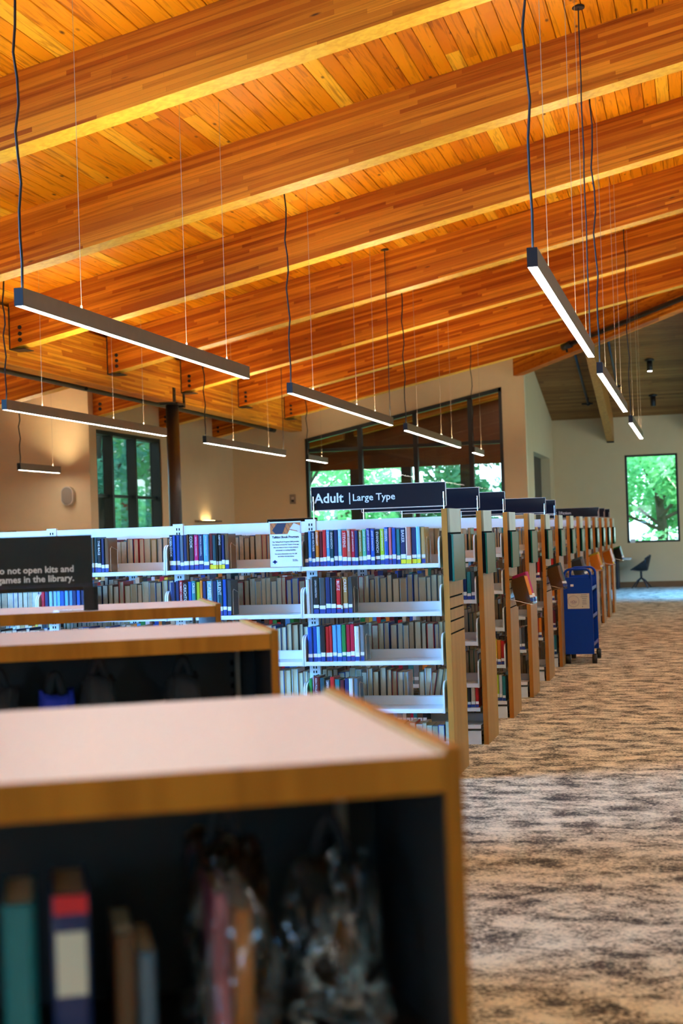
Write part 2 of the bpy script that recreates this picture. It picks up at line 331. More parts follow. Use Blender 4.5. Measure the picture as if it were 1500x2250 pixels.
# hip beam and pipe
hb = MB(); A = Vector((-3.83, YG, 0)); Bv = Vector((XR, hipy(XR), 0)); d = (Bv-A).normalized(); nrm = Vector((-d.y, d.x, 0))
zh = lambda x: 5.043+SL*(x+3.82)
vs = []
for P in (A, Bv):
    for off in (-.12, .12):
        q = P+nrm*off; vs += [(q.x, q.y, zh(P.x)), (q.x, q.y, zh(P.x)+.86)]
hb.add(vs, [(0, 1, 3, 2), (4, 6, 7, 5), (0, 4, 5, 1), (2, 3, 7, 6), (0, 2, 6, 4), (1, 5, 7, 3)])
struct('hip_beam', hb, M['beam'], 'glulam hip beam rising from the pier')
# far roof
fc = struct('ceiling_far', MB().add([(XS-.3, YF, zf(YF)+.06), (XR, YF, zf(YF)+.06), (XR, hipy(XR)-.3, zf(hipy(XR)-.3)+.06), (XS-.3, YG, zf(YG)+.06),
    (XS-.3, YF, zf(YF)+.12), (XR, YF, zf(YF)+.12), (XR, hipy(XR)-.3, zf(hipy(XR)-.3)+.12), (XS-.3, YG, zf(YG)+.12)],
    [(0, 1, 2, 3), (7, 6, 5, 4), (0, 4, 5, 1), (1, 5, 6, 2), (2, 6, 7, 3), (3, 7, 4, 0)]), M['farplank'], 'plank ceiling of the far bay, darkened in colour for weaker light')
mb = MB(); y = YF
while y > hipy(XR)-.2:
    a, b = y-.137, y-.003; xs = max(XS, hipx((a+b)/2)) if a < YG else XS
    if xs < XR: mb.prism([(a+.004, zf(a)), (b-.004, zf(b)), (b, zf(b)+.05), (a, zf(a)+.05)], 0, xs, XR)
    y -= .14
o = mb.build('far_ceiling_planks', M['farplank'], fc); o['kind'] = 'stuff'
def fbeam(x0, x1):
    y0 = min(hipy(x0), YG)-.1; return MB().prism([(y0, zf(y0)-.62), (YF, zf(YF)-.62), (YF, zf(YF)), (y0, zf(y0))], 0, x0, x1)
fb = struct('far_rafter', fbeam(-2.28, -2.09), M['rafter'], 'exposed rafter running down to the far wall')
B(-2.28, -2.09, YF-.02, YF+.001-.01, zf(YF)-.66, zf(YF)-.62).build('rafter_shoe', M['black'], fb)
struct('far_rafter', fbeam(-.02, .17), M['rafter'])
# column, pipes
c = thing('steel_column', 'round dark bronze steel column under the timber girder', 'column', (-8.99, 23.72, 0))
MB().tube([(0, 0, 0), (0, 0, 4.02)], .115, 24).build('shaft', M['column'], c, True)
B(-.17, .17, -.17, .17, 4.02, 4.05).build('cap_plate', M['darkbronze'], c); B(-.17, .17, -.17, .17, 0, .02).build('base_plate', M['darkbronze'], c)
c = thing('ceiling_pipe', 'long dark pipe running under the timber girder at left', 'pipe', (-9.32, 0, 4.06))
MB().tube([(0, YB, 0), (0, 31.0, 0)], .042, 12).build('pipe_run', M['pipe'], c, True)
MB().tube([(0, 30.6, 0), (0, 31.05, 0)], .055, 12).build('end_coupling', M['black'], c, True)
for yy in (12, 18, 24, 30): MB().tube([(0, yy, 0), (0, yy, .4)], .008, 6).build('hanger_rod', M['black'], c)
c = thing('sprinkler_main', 'black sprinkler pipe along the hip beam above the aisle', 'pipe')
pp = [A+(Bv-A)*t+nrm*-.20 for t in (.17, 1)]
pts = [(q.x, q.y, zh(q.x)+.185) for q in pp]
MB().tube(pts, .05, 12).build('pipe_run', M['pipe'], c, True)
q0 = Vector(pts[0]); dd = (Vector(pts[1])-q0).normalized()
MB().tube([q0-dd*.12, q0+dd*.12], .075, 12).build('end_coupling', M['black'], c, True)
MB().tube([q0-dd*.02, q0+Vector((0, 0, -.14))], .022, 8).build('sprinkler_head', M['black'], c)
for t in (.62, .66):
    q = A+(Bv-A)*t+nrm*-.2; MB().tube([(q.x, q.y, zh(q.x)+.19), (q.x, q.y, zh(q.x)+.34)], [.03, .045], 10).build('pipe_clamp', M['black'], c)
for i, (x0, ya, yb, lab) in enumerate([(-2.6, 31.3, 36.1, 'dark blue sprinkler branch pipe left of the far rafter'), (-1.81, 30.9, 34.9, 'dark blue sprinkler branch pipe right of the far rafter')]):
    c = thing('sprinkler_branch', lab, 'pipe')
    MB().tube([(x0, ya, zf(ya)-.16), (x0, yb, zf(yb)-.16)], .03, 10).build('pipe_run', M['bluepipe'], c, True)
    MB().tube([(x0, yb-.05, zf(yb)-.16), (x0, yb+.05, zf(yb)-.16)], .05, 10).build('end_tee', M['black'], c, True)
    MB().tube([(x0-.16, yb, zf(yb)-.16), (x0+.12, yb, zf(yb)-.16)], .022, 8).build('cross_arm', M['black'], c)
    MB().tube([(x0, yb, zf(yb)-.16), (x0, yb, zf(yb)-.002)], .015, 8).build('hanger_rod', M['black'], c)
for (x0, y0, lab) in [(-.99, 33.65, 'upper black cylinder downlight on the far ceiling'), (-1.01, 36.2, 'lower black cylinder downlight on the far ceiling')]:
    c = thing('downlight', lab, 'ceiling light', (x0, y0, zf(y0)))
    MB().tube([(0, 0, -.03), (0, 0, .03)], .105, 16).build('mounting_plate', M['black'], c, True)
    MB().tube([(0, 0, -.27), (0, 0, -.03)], .065, 16).build('can', M['black'], c, True)
    MB().tube([(0, 0, -.275), (0, 0, -.268)], .05, 16).build('lens', M['led'] if lab[0] == 'u' else M['black'], c)
# walls
T = .2
mb = MB()
W0, W1, WZ0 = -8.80, -4.20, .95
ztop = lambda x: 3.87+SL*(x+8.797)
def gp(x0, x1, zl, zh_): mb.prism([(x0, zl(x0)), (x1, zl(x1)), (x1, zh_(x1)), (x0, zh_(x0))], 1, YG, YG+.25)
zero = lambda x: 0
gp(XW, W0, zero, zp); gp(W0, W1, zero, lambda x: WZ0); gp(W0, W1, ztop, zp); gp(W1, XS, zero, lambda x: zp(x)-.75)
gp(W1, -3.84, lambda x: zp(x)-.75, zp)
struct('wall_gable', mb, M['wall'], 'beige gable wall around the tall sloped window')
# wall_side (x = XS) with the recessed doorway
mb = MB()
def sw(y0, y1, z0, z1a, z1b): mb.prism([(y0, z0), (y1, z0), (y1, z1b), (y0, z1a)], 0, XS-.25, XS)
sw(YG+.25, 33.22, 0, zf(YG+.25), zf(33.22)); sw(33.22, 36.9, 3.42, zf(33.22), zf(36.9)); sw(36.9, YF, 0, zf(36.9), zf(YF))
struct('wall_side', mb, M['farwall'], 'beige side wall with a recessed doorway')
d1 = struct('door_1', B(XS-.27, XS-.235, 33.2, 36.9, 0, 3.42), M['frame'], 'dark glazed door in the recess')
B(XS-.235, XS-.225, 34.0, 35.9, 2.3, 2.36).build('rail', M['wallplate'], d1)
# far wall
FX0, FX1, FZ0, FZ1 = -1.84, -.50, 1.165, 3.455
mb = MB()
for a, b, z0, z1 in ((XS-.25, FX0, 0, 4.5), (FX1, XR, 0, 4.5), (FX0, FX1, 0, FZ0), (FX0, FX1, FZ1, 4.5)): mb.box(a, b, YF, YF+.25, z0, z1)
struct('wall_far', mb, M['farwall'], 'pale far wall with one tall window')
w1 = struct('window_1', B(FX0, FX0+.055, YF+.0, YF+.12, FZ0, FZ1).box(FX1-.055, FX1, YF, YF+.12, FZ0, FZ1).box(FX0, FX1, YF, YF+.12, FZ0, FZ0+.05).box(FX0, FX1, YF, YF+.12, FZ1-.05, FZ1), M['frame'], 'tall far window with a black frame and green trees outside')
B(FX0+.05, FX1-.05, YF+.06, YF+.068, FZ0+.04, FZ1-.04).build('pane', M['glass'], w1)
B(FX0+.07, FX0+.20, YF-.012, YF-.002, FZ0+.0, FZ0+.1).build('notice', M['paper'], w1)
struct('baseboard_far', B(XS, XR, YF-.02, YF, 0, .15), M['base'], 'brown baseboard')
struct('baseboard_side', B(XS, XS+.02, YG+.1, 33.22, 0, .15), M['base'])
# left wall (x = XW) with the three-light window
mb = MB()
LY0, LY1, LZ0, LZ1 = 23.97, 27.18, .95, 3.69
for a, b, z0, z1 in ((YA+.25, LY0, 0, 4.51), (LY1, YG+.25, 0, 4.51), (LY0, LY1, 0, LZ0), (LY0, LY1, LZ1, 4.51)): mb.box(XW-.25, XW, a, b, z0, z1)
struct('wall_left', mb, M['wall'], 'beige left wall holding the three light window')
w2 = struct('window_2', B(XW-.22, XW-.02, LY0, LY0+.06, LZ0, LZ1).box(XW-.22, XW-.02, LY1-.06, LY1, LZ0, LZ1).box(XW-.22, XW-.02, LY0, LY1, LZ1-.07, LZ1).box(XW-.22, XW-.02, LY0, LY1, LZ0, LZ0+.05), M['frame'], 'black framed window of three tall lights beside the column')
for yy in (24.70, 25.84): B(XW-.20, XW-.02, yy, yy+.08, LZ0, LZ1).build('mullion', M['frame'], w2)
B(XW-.20, XW-.10, LY0, LY1, 2.47, 2.52).build('transom', M['frame'], w2)
for a, b in ((LY0+.06, 24.70), (24.78, 25.84), (25.92, LY1-.06)): B(XW-.19, XW-.182, a, b, LZ0+.05, LZ1-.07).build('pane', M['glass'], w2)
# front-left wall (y = YA)
struct('wall_front_left', MB().prism([(XL, 0), (XW, 0), (XW, zp(XW)), (XL, zp(XL))], 1, YA, YA+.25), M['wall'], 'lamp lit beige wall with the oval speaker')
# gable window
w3 = struct('window_3', MB().prism([(W0, WZ0), (W0+.07, WZ0), (W0+.07, ztop(W0+.07)), (W0, ztop(W0))], 1, YG-.02, YG+.12).prism([(W1-.07, WZ0), (W1, WZ0), (W1, ztop(W1)), (W1-.07, ztop(W1-.07))], 1, YG-.02, YG+.12)
    .prism([(W0, ztop(W0)-.09), (W1, ztop(W1)-.09), (W1, ztop(W1)), (W0, ztop(W0))], 1, YG-.02, YG+.12).box(W0, W1, YG-.02, YG+.12, WZ0, WZ0+.07), M['frame'], 'wide window with a sloped head and black frame in the gable wall')
MX = (-7.50, -6.20, -4.93)
for xx in MX: MB().prism([(xx-.05, WZ0), (xx+.05, WZ0), (xx+.05, ztop(xx)-.05), (xx-.05, ztop(xx)-.05)], 1, YG-.02, YG+.12).build('mullion', M['frame'], w3)
B(W0, W1, YG-.01, YG+.1, 3.555, 3.635).build('transom', M['frame'], w3)
xs = [W0+.07, *MX, W1-.07]
for a, b in zip(xs[:-1], xs[1:]):
    a, b = a+.05*(a in MX), b-.05*(b in MX)
    B(a, b, YG+.05, YG+.058, WZ0+.07, 3.555).build('pane', M['glass'], w3)
    MB().prism([(a, 3.635), (b, 3.635), (b, ztop(b)-.09), (a, ztop(a)-.09)], 1, YG+.05, YG+.058).build('pane', M['glass'], w3)
# outer walls beyond the frame
mb = MB().box(XL-.2, XL, YB, YA, 0, .95).box(XL-.2, XL, YB, YA, 3.05, 4.2).box(XL-.2, XL, 9, YA, .95, 3.05).box(XL-.2, XL, YB, 0, .95, 3.05)
struct('wall_left_outer', mb, M['wall'])
mb = MB().prism([(XL, 3.5), (XR, 3.5), (XR, zp(XR)+.1), (XL, zp(XL)+.1)], 1, YB-.2, YB).box(XL, -3.5, YB-.2, YB, 0, 3.5).box(-2.5, XR, YB-.2, YB, 0, 3.5).box(-3.5, -2.5, YB-.2, YB, 0, 1.1).box(-3.5, -2.5, YB-.2, YB, 2.7, 3.5)  # small opening added around the bag highlight lamp
struct('wall_back', mb, M['wall'])
mb = MB().box(XR, XR+.2, YB, 27.3, 0, 7.7).box(XR, XR+.2, 34.7, YF+.2, 0, 7.7).box(XR, XR+.2, 27.3, 34.7, 0, .8).box(XR, XR+.2, 27.3, 34.7, 3.2, 7.7)
struct('wall_right', mb, M['farwall'])
# ------------------------------------------------------------------ wall fittings
c = thing('wall_speaker', 'oval beige loudspeaker on the front left wall', 'speaker', (-10.985, YA, 2.48), 0)
def oval(w_, h_, y0, y1, n=32):
    P = []; r = w_/2
    for k in range(n):
        a = 2*math.pi*k/n; P.append((r*math.cos(a), r*math.sin(a)+(h_/2-r)*(1 if math.sin(a) >= 0 else -1)))
    return MB().prism(P, 1, y0, y1)
oval(.235, .345, -.10, -.0).build('rim', M['cream2'], c, False); oval(.20, .31, -.108, -.10).build('grille', M['speaker'], c)
B(-.03, .03, -.02, 0, -.05, .05).build('bracket', M['black'], c)
c = thing('wall_switch', 'small square grey switch plate left of the gable window', 'switch', (-9.14, YG, 2.49))
B(-.07, .07, -.015, 0, -.11, .11).build('plate', M['wallplate'], c); B(-.03, .03, -.025, -.015, .0, .05).build('rocker', M['cream2'], c); B(-.03, .03, -.025, -.015, -.06, -.02).build('rocker', M['black'], c)
c = thing('wall_sconce', 'slim linear wall light glowing on the left wall beside the column', 'wall light', (XW, 29.0, 2.0))
B(.02, .12, 0, 1.5, 0, .035).build('housing', M['housing'], c); B(.03, .11, .45, 1.05, .035, .04).build('uplight_lens', M['ledweak'], c); B(0, .03, .6, .9, 0, .035).build('bracket', M['black'], c)
# ------------------------------------------------------------------ pendant lights
def pendant(x, y0, y1, z, label, wires, cord=True, farcord=False, group='linear pendant lights'):
    t = thing('pendant_light', label, 'pendant light', (x, y0, z), 0, group)
    L = y1-y0; H_ = .12; W = .065
    MB().box(-W/2, -W/2+.004, .004, L-.004, .0, H_).box(W/2-.004, W/2, .004, L-.004, .0, H_).box(-W/2+.004, W/2-.004, .004, L-.004, .045, .075).build('housing', M['housing'], t)
    B(-W/2, W/2, 0, .004, .0, H_).build('end_cap', M['black'], t); B(-W/2, W/2, L-.004, L, .0, H_).build('end_cap', M['black'], t)
    B(-W/2+.004, W/2-.004, .004, L-.004, .001, .006).build('diffuser', M['led'], t)
    B(-W/2+.006, W/2-.006, .02, L-.02, H_-.035, H_-.030).build('uplight_lens', M['ledup'], t)
    def top(yy): return min(zp(x)-z, 9)
    def cordp(yy, r, amp, nm, m):
        zt = top(yy); n = 14
        pts = [(amp*math.sin(k*1.9+yy)*math.sin(math.pi*k/n)-.06*amp*0, yy, H_+(zt-H_)*k/n) for k in range(n+1)]
        MB().tube(pts, r, 6).build(nm, m, t)
        MB().tube([(0, yy, zt-.02), (0, yy, zt)], .06, 16).build('canopy', M['black'], t)
    if cord: cordp(.06, .009, .018, 'power_cord', M['black'])
    if farcord: cordp(L-.06, .007, .004, 'power_cord', M['black'])
    for wy in wires:
        MB().tube([(0, wy, H_), (0, wy, top(wy))], .0022, 5).build('suspension_wire', M['wire'], t)
        MB().tube([(0, wy, H_), (0, wy, H_+.03)], .008, 8).build('wire_gripper', M['rod'], t)
    return t
W3 = (1.0, 3.2, 4.3)
pendant(-4.33, 8.63, 13.54, 3.2, 'longest pendant light at upper left, nearest the camera', W3)
pendant(-4.35, 15.14, 20.5, 3.2, 'pendant light in the middle row, nearest one before the gable window', W3, farcord=True)
pendant(-4.37, 21.63, 26.79, 3.2, 'pendant light hanging across the middle of the gable window', W3)
pendant(-4.40, 28.66, 29.95, 3.2, 'short pendant light before the right part of the gable window', (1.1,))
pendant(-7.80, 15.10, 20.25, 3.2, 'long pendant light at left, under the girder pipe', W3)
pendant(-7.83, 22.1, 26.75, 3.2, 'pendant light right of the steel column', (1.5, 3.6), farcord=True)
pendant(-7.86, 28.5, 30.1, 3.2, 'short dark pendant light before the left edge of the gable window', (1.2,))
pendant(-.93, 8.68, 13.54, 3.2, 'bright pendant light at upper right, nearest over the aisle', W3, farcord=True)
pendant(-.95, 15.01, 20.25, 3.2, 'middle one of the pendant lights over the right aisle', W3)
pendant(-.98, 22.5, 26.7, 3.2, 'farthest of the pendant lights over the right aisle', W3)
pendant(-11.0, 21.75, 23.3, 2.88, 'short pendant light before the front left wall above the speaker', (1.3,), group='linear pendant lights')
# unseen pendants added out of frame to light the room, mostly extending these rows
for xx, y0 in ((-4.33, 2.1), (-.93, -.9), (2.5, 2.1), (-7.8, 8.6), (-11.45, 15.1), (2.5, 8.6), (2.5, 15.1), (-7.8, 2.1)):
    pendant(xx, y0, y0+4.9, 3.2 if xx > -11 else 3.0, {(-4.33, 2.1): 'unseen pendant light above the left ends of the low cases', (-.93, -.9): 'unseen pendant light added above the camera to brighten the foreground case', (2.5, 2.1): 'unseen pendant light right of the camera, out over the open floor', (-7.8, 8.6): 'unseen pendant light left of the nearest shelving', (-11.45, 15.1): 'unseen pendant light in the far left row', (2.5, 8.6): 'unseen pendant light right of the aisle, nearer one', (2.5, 15.1): 'unseen pendant light right of the aisle, farther one', (-7.8, 2.1): 'unseen pendant light left of the low cases'}[(xx, y0)], W3)
# ------------------------------------------------------------------ tall shelving units
X0, Y1, DY, D = -1.627, 9.14, 1.4893, .55
UH = 1.755; LV = [1.402, 1.087, .769, .4545, .145]
BX = [-.012, -.957, -1.920, -2.884, -3.848, -4.811, -5.774, -6.737]
ORD = 'first second third fourth fifth sixth seventh eighth ninth tenth eleventh twelfth thirteenth'.split()
ORD2 = ORD+'fourteenth fifteenth sixteenth seventeenth eighteenth nineteenth twentieth twenty-first twenty-second twenty-third twenty-fourth twenty-fifth twenty-sixth twenty-seventh twenty-eighth twenty-ninth thirtieth'.split()
GR = [1.177, 1.10, 1.02, .938]
def panel_mesh(slat):
    mb = MB().box(0, .028 if slat else .036, 0, D, 0, UH, 0)
    zs = [0]+sorted(GR)+[UH]
    if slat:
        for a, b in zip(zs[:-1], zs[1:]): mb.box(.028, .036, 0, D, a+(.006 if a else 0), b-(.006 if b < UH else 0), 0)
    # darker wood edge bands on the front, top
    mb.box(-.0005, .0362, -.002, 0, 0, UH, 1); mb.box(-.0005, .0362, 0, D, UH, UH+.002, 1)
    return mb.mesh('end_panel', [M['lam'], M['edge']])
pm = {s: panel_mesh(s) for s in (True, False)}
gm = MB()
for z in GR: gm.box(.027, .0295, .002, D-.002, z-.006, z+.006)  # black strips stand in for the shadow inside the grooves
gm = gm.mesh('groove_shadow_strips', M['slot'])
um = B(-.037, .037, -.015, .015, 0, 1.721).mesh('upright', M['white'])
sm = MB()
for k in range(52):
    for xx in (-.012, .006):
        for yy in (-.0158, .0152): sm.box(xx, xx+.008, yy, yy+.0008, .12+k*.0305, .137+k*.0305)
sm = sm.mesh('slots', M['slot'])
rm = B(-1, 0, -.012, .012, 1.630, 1.708).mesh('top_rail', M['white'])
def shelf_mb():
    return MB().box(-1, 0, .004, .245, -.004, 0).box(-1, 0, 0, .004, -.028, 0).box(-1, 0, .243, .247, 0, .055).box(-1, 0, .0, .012, -.028, -.025)
sh = shelf_mb().mesh('shelf', M['white'])
bp = [(0, -.03), (0, .10)]+[(.06-.06*math.cos(a*math.pi/12), .12+.055*math.sin(a*math.pi/12)) for a in range(1, 7)]+[(.245, .175), (.245, -.03)]
bk = MB().prism(bp, 0, -.005, .005).mesh('shelf_bracket', M['white'])
km = B(-1, 0, .004, .02, 0, .095).box(-1, 0, .0, .25, .095, .10).mesh('kick_plate', M['white'])
be = MB().tube([(0, 0, 0), (0, -.02, .005), (0, -.02, .16), (0, .0, .175), (0, .10, .15), (0, .10, .0)], .0022, 5).mesh('bookend', M['rod'])
pl = B(.036, .052, .01, .43, 1.592, 1.757).mesh('steel_plate', M['steel'])
mo = B(.036, .058, -.002, .40, 1.285, 1.60).mesh('mounting_box', M['slot'])
ho = B(.0635, .074, -.012, .44, 1.285, 1.585).mesh('sign_holder', M['acryl'])
he = MB().box(.063, .0755, -.016, -.010, 1.283, 1.587).box(.056, .0755, .438, .443, 1.283, 1.587).box(.056, .0755, -.016, .443, 1.281, 1.286).box(.056, .0755, -.016, .443, 1.584, 1.588).mesh('holder_edge', M['green'])
units = []
for u in range(13):
    slat = (u % 2 == 0)
    lab = ('nearest double sided white library shelving unit with wood end panel under the Large Type sign' if u == 0 else
           'farthest double sided library shelving unit in the row along the aisle' if u == 12 else
           '%s double sided library shelving unit counting back along the aisle' % ORD[u])
    t = thing('shelving_unit', lab, 'bookshelf', (X0, Y1+DY*u, 0), 0, 'tall library shelving units along the aisle'); units.append(t)
    nb = 7 if u == 10 else 5 if u < 3 else 3
    e = link('end_panel', pm[slat], t)
    if slat: link('groove_shadow_strips', gm, e)
    link('end_panel', pm[False], t, (BX[nb]-.05, 0, 0))
    link('steel_plate', pl, t); link('mounting_box', mo, t); h = link('sign_holder', ho, t); link('holder_edge', he, h)
    for k in range(1, nb+1):
        o = link('upright', um, t, (BX[k]-(.037 if k == 0 else 0), .27, 0)); link('slots', sm, o)['kind'] = 'stuff'
    for k in range(nb):
        xr, wd = BX[k]-.008, BX[k]-BX[k+1]-.012
        o = link('top_rail', rm, t, (xr, .27, 0)); o.scale.x = wd
        for side in (0, 1):
            for li, z in enumerate(LV):
                o = link('shelf', sh, t, (xr, 0 if side == 0 else D-.01, z)); o.scale.x = wd
                if side: o.scale.y = -1
                if u < 3 and side == 0 and li < 4:
                    link('shelf_bracket', bk, t, (BX[k+1]+.004, 0, z)); link('shelf_bracket', bk, t, (xr-.002 if k else xr-.006, 0, z))
            o = link('kick_plate', km, t, (xr, 0 if side == 0 else D-.01, 0)); o.scale.x = wd
            if side: o.scale.y = -1
    if u == 1:
        o = link('shelf', sh, t, (BX[0]-.008, 0, .275)); o.scale.x = .9
# ------------------------------------------------------------------ books
def bookmesh():
    t_ = .09
    P = [(-.5, .04), (-.32, 0), (.32, 0), (.5, .04), (.5, 1), (.5-t_, 1), (.5-t_, .09), (-.5+t_, .09), (-.5+t_, 1), (-.5, 1)]
    n = len(P); vs = [(x, y, 0) for x, y in P]+[(x, y, 1) for x, y in P]
    fs = [(i, (i+1) % n, (i+1) % n+n, i+n) for i in range(n)]
    quads = [(0, 1, 7), (1, 6, 7), (1, 2, 6), (2, 3, 6), (3, 4, 5), (3, 5, 6), (0, 7, 8), (0, 8, 9)]
    fs += [tuple(reversed(q)) for q in quads]+[tuple(i+n for i in q) for q in quads]
    return MB().add(vs, fs).mesh('book', M['cover'])
BKM = bookmesh()
PGM = B(-.42, .42, .06, .975, .012, .985).mesh('pages', M['pages'])
LBM = [B(-.46, .46, -.004, .03, a_, b_).mesh('spine_label', M['label']) for a_, b_ in ((.135, .25), (.15, .27), (.12, .225), (.16, .25))]
STM = {c: B(-.46, .46, -.004, .03, .012, .13).mesh('genre_sticker', M[c]) for c in ('navy', 'yellow')}
HX = dict(black=(.010, .012, .016), navy=(.008, .025, .12), blue=(.012, .08, .42), lightblue=(.10, .36, .78), sky=(.22, .52, .85), teal=(.015, .19, .22), darkteal=(.01, .06, .08),
          green=(.02, .26, .06), mint=(.10, .45, .26), lime=(.40, .58, .02), yellow=(.75, .58, .06), orange=(.72, .22, .02), tan=(.50, .30, .10), brown=(.14, .06, .02), maroon=(.13, .01, .02),
          red=(.60, .015, .015), crimson=(.50, .01, .04), magenta=(.62, .01, .16), pink=(.66, .15, .18), salmon=(.62, .24, .16), purple=(.06, .03, .25), white=(.66, .70, .75), grey=(.22, .24, .26), charcoal=(.05, .055, .06), slate=(.10, .16, .22), cream=(.62, .52, .36), olive=(.30, .26, .06))
NICE = dict(lightblue='light blue', darkteal='dark teal', navy='navy blue', sky='sky blue', slate='slate blue', mint='mint green', lime='lime green')
nbooks = 0
def book(x, y, z, wd, h, d, c, label, group, rz=0, tilt=0, tags=True, title=None, tcol='label', back=False, sticker='navy', jitter=True, roll=0):
    """x: centre of the spine on its front edge"""
    global nbooks; nbooks += 1
    o = link('book', BKM, None, (x, y, z)); o.scale = (wd, d, h); o.rotation_euler = (roll, tilt, rz)
    k = random.uniform(.85, 1.15) if jitter else 1
    o.color = (*[min(1, v*k) for v in HX[c]], 1); tag(o, label, 'book', group)
    p = link('pages', PGM, o); p.color = o.color
    if tags and not back:
        link('spine_label', random.choice(LBM), o); link('genre_sticker', STM[sticker], o)
    if title:
        sz = min(wd*.8, h*.62/max(4, len(title))*1.55)
        text('spine_title', title, sz, o, (-sz*.33, -.0015, h*.95), M[tcol], X=(0, 0, -1), Y=(1, 0, 0), ext=.0003, inv=(wd, d, h))
    return o
BAYN = ['under Large Type sign', 'left of Large Type sign', 'behind kits notice']
LEVN = ['top shelf', 'second shelf', 'third shelf', 'fourth shelf', 'bottom shelf']
K3, K2, K1, KS, K4 = .00078, .000718, .00082, .000451, .00086
FR = {}
FR[(0, 0)] = [(33*K3, 'black', None), (30*K3, 'lightblue', None), (32*K3, 'navy', 'JANE FEATHER'), (32*K3, 'orange', 'EVERHART'), (33*K3, 'maroon', None), (33*K3, 'red', None), (32*K3, 'lightblue', 'EVANOVICH'), (32*K3, 'darkteal', 'EVANOVICH'), (36*K3, 'navy', None), (37*K3, 'sky', 'JANET EVANOVICH'),
    (43*K3, 'red', 'STEVENS'), (34*K3, 'salmon', 'JANET EVANOVICH'), (36*K3, 'crimson', 'JANET EVANOVICH'), (30*K3, 'navy', None), (34*K3, 'olive', 'JANET EVANOVICH'), (38*K3, 'mint', 'JANET EVANOVICH'), (35*K3, 'purple', 'JANET EVANOVICH'), (37*K3, 'blue', 'JANET EVANOVICH'), (43*K3, 'black', 'EVANOVICH'), (40*K3, 'lime', 'JANET EVANOVICH'),
    (37*K3, 'blue', 'FEEHAN'), (26*K3, 'pink', None), (37*K3, 'blue', None), (35*K3, 'teal', None), (48*K3, 'navy', 'BAKER'), (47*K3, 'salmon', None), (45*K3, 'navy', None), (35*K3, 'sky', None)]
FR[(1, 0)] = [(40*K2, 'black', 'ROBIN COOK'), (30*K2, 'blue', None), (40*K2, 'blue', None), (37*K2, 'slate', None), (36*K2, 'navy', None), (17*K2, 'brown', None), (50*K2, 'charcoal', 'COOK'), (47*K2, 'magenta', 'PATRICIA CORNWELL'), (50*K2, 'navy', 'PATRICIA CORNWELL'), (56*K2, 'lightblue', 'PATRICIA CORNWELL SCARP'), (37*K2, 'maroon', None), (35*K2, 'darkteal', None), (15*K2, 'black', None), (35*K2, 'black', 'DEPTHS'), (32*K2, 'navy', None)]
FR[(2, 0)] = [(.03, 'red', None), (.028, 'navy', None), (.03, 'slate', None), (.026, 'white', None), (.032, 'teal', None), (.03, 'blue', None), (.024, 'maroon', None), (.03, 'green', None), (.03, 'lightblue', None), (.03, 'navy', None), (.03, 'tan', None), (.03, 'charcoal', None), (.04, 'lightblue', None), (12*K1, 'brown', None), (33*K1, 'darkteal', None), (35*K1, 'black', 'THE RACE'), (30*K1, 'navy', None)]
FR[(0, 1)] = [(60*KS, 'white', 'SAARI'), (45*KS, 'grey', None), (90*KS, 'black', 'LINDA FAIRSTEIN'), (100*KS, 'charcoal', None), (80*KS, 'navy', None), (80*KS, 'black', None), (75*KS, 'red', 'BLITZ'), (25*KS, 'brown', None), (80*KS, 'tan', 'CRASH')]
FR[(0, 2)] = [(75*KS, 'blue', None), (65*KS, 'blue', None), (60*KS, 'sky', None), (70*KS, 'black', None), (60*KS, 'red', None), (45*KS, 'red', None), (70*KS, 'lightblue', None), (75*KS, 'lightblue', None), (65*KS, 'green', None), (65*KS, 'crimson', None), (65*KS, 'crimson', None), (75*KS, 'white', 'BRAVE')]
FR[(0, 3)] = [(28*K4, 'green', None), (60*K4, 'maroon', 'KEN FOLLETT'), (40*K4, 'darkteal', None), (40*K4, 'slate', 'JAMIE FORD'), (35*K4, 'red', None), (45*K4, 'teal', None), (35*K4, 'maroon', None), (35*K4, 'navy', None), (35*K4, 'white', None)]
FR[(1, 1)] = [(50*K2, 'navy', None), (40*K2, 'navy', None), (35*K2, 'red', 'ROBERT CRAIS'), (52*K2, 'black', 'CRICHTON'), (40*K2, 'blue', None), (43*K2, 'teal', 'CROSS'), (40*K2, 'lime', None), (27*K2, 'orange', None), (35*K2, 'navy', None), (63*K2, 'sky', 'CAMEL'), (45*K2, 'navy', None), (55*K2, 'darkteal', 'SILENT'), (40*K2, 'blue', None)]
FR[(2, 1)] = [(.03, c_, None) for c_ in ('crimson', 'navy', 'sky', 'sky', 'lightblue', 'blue', 'lightblue', 'lightblue', 'navy', 'blue', 'navy', 'charcoal')]
def bookend(x, y, z):
    o = link('bookend', be, None, (x, y, z)); return o
nbe = 0
FULL = {}
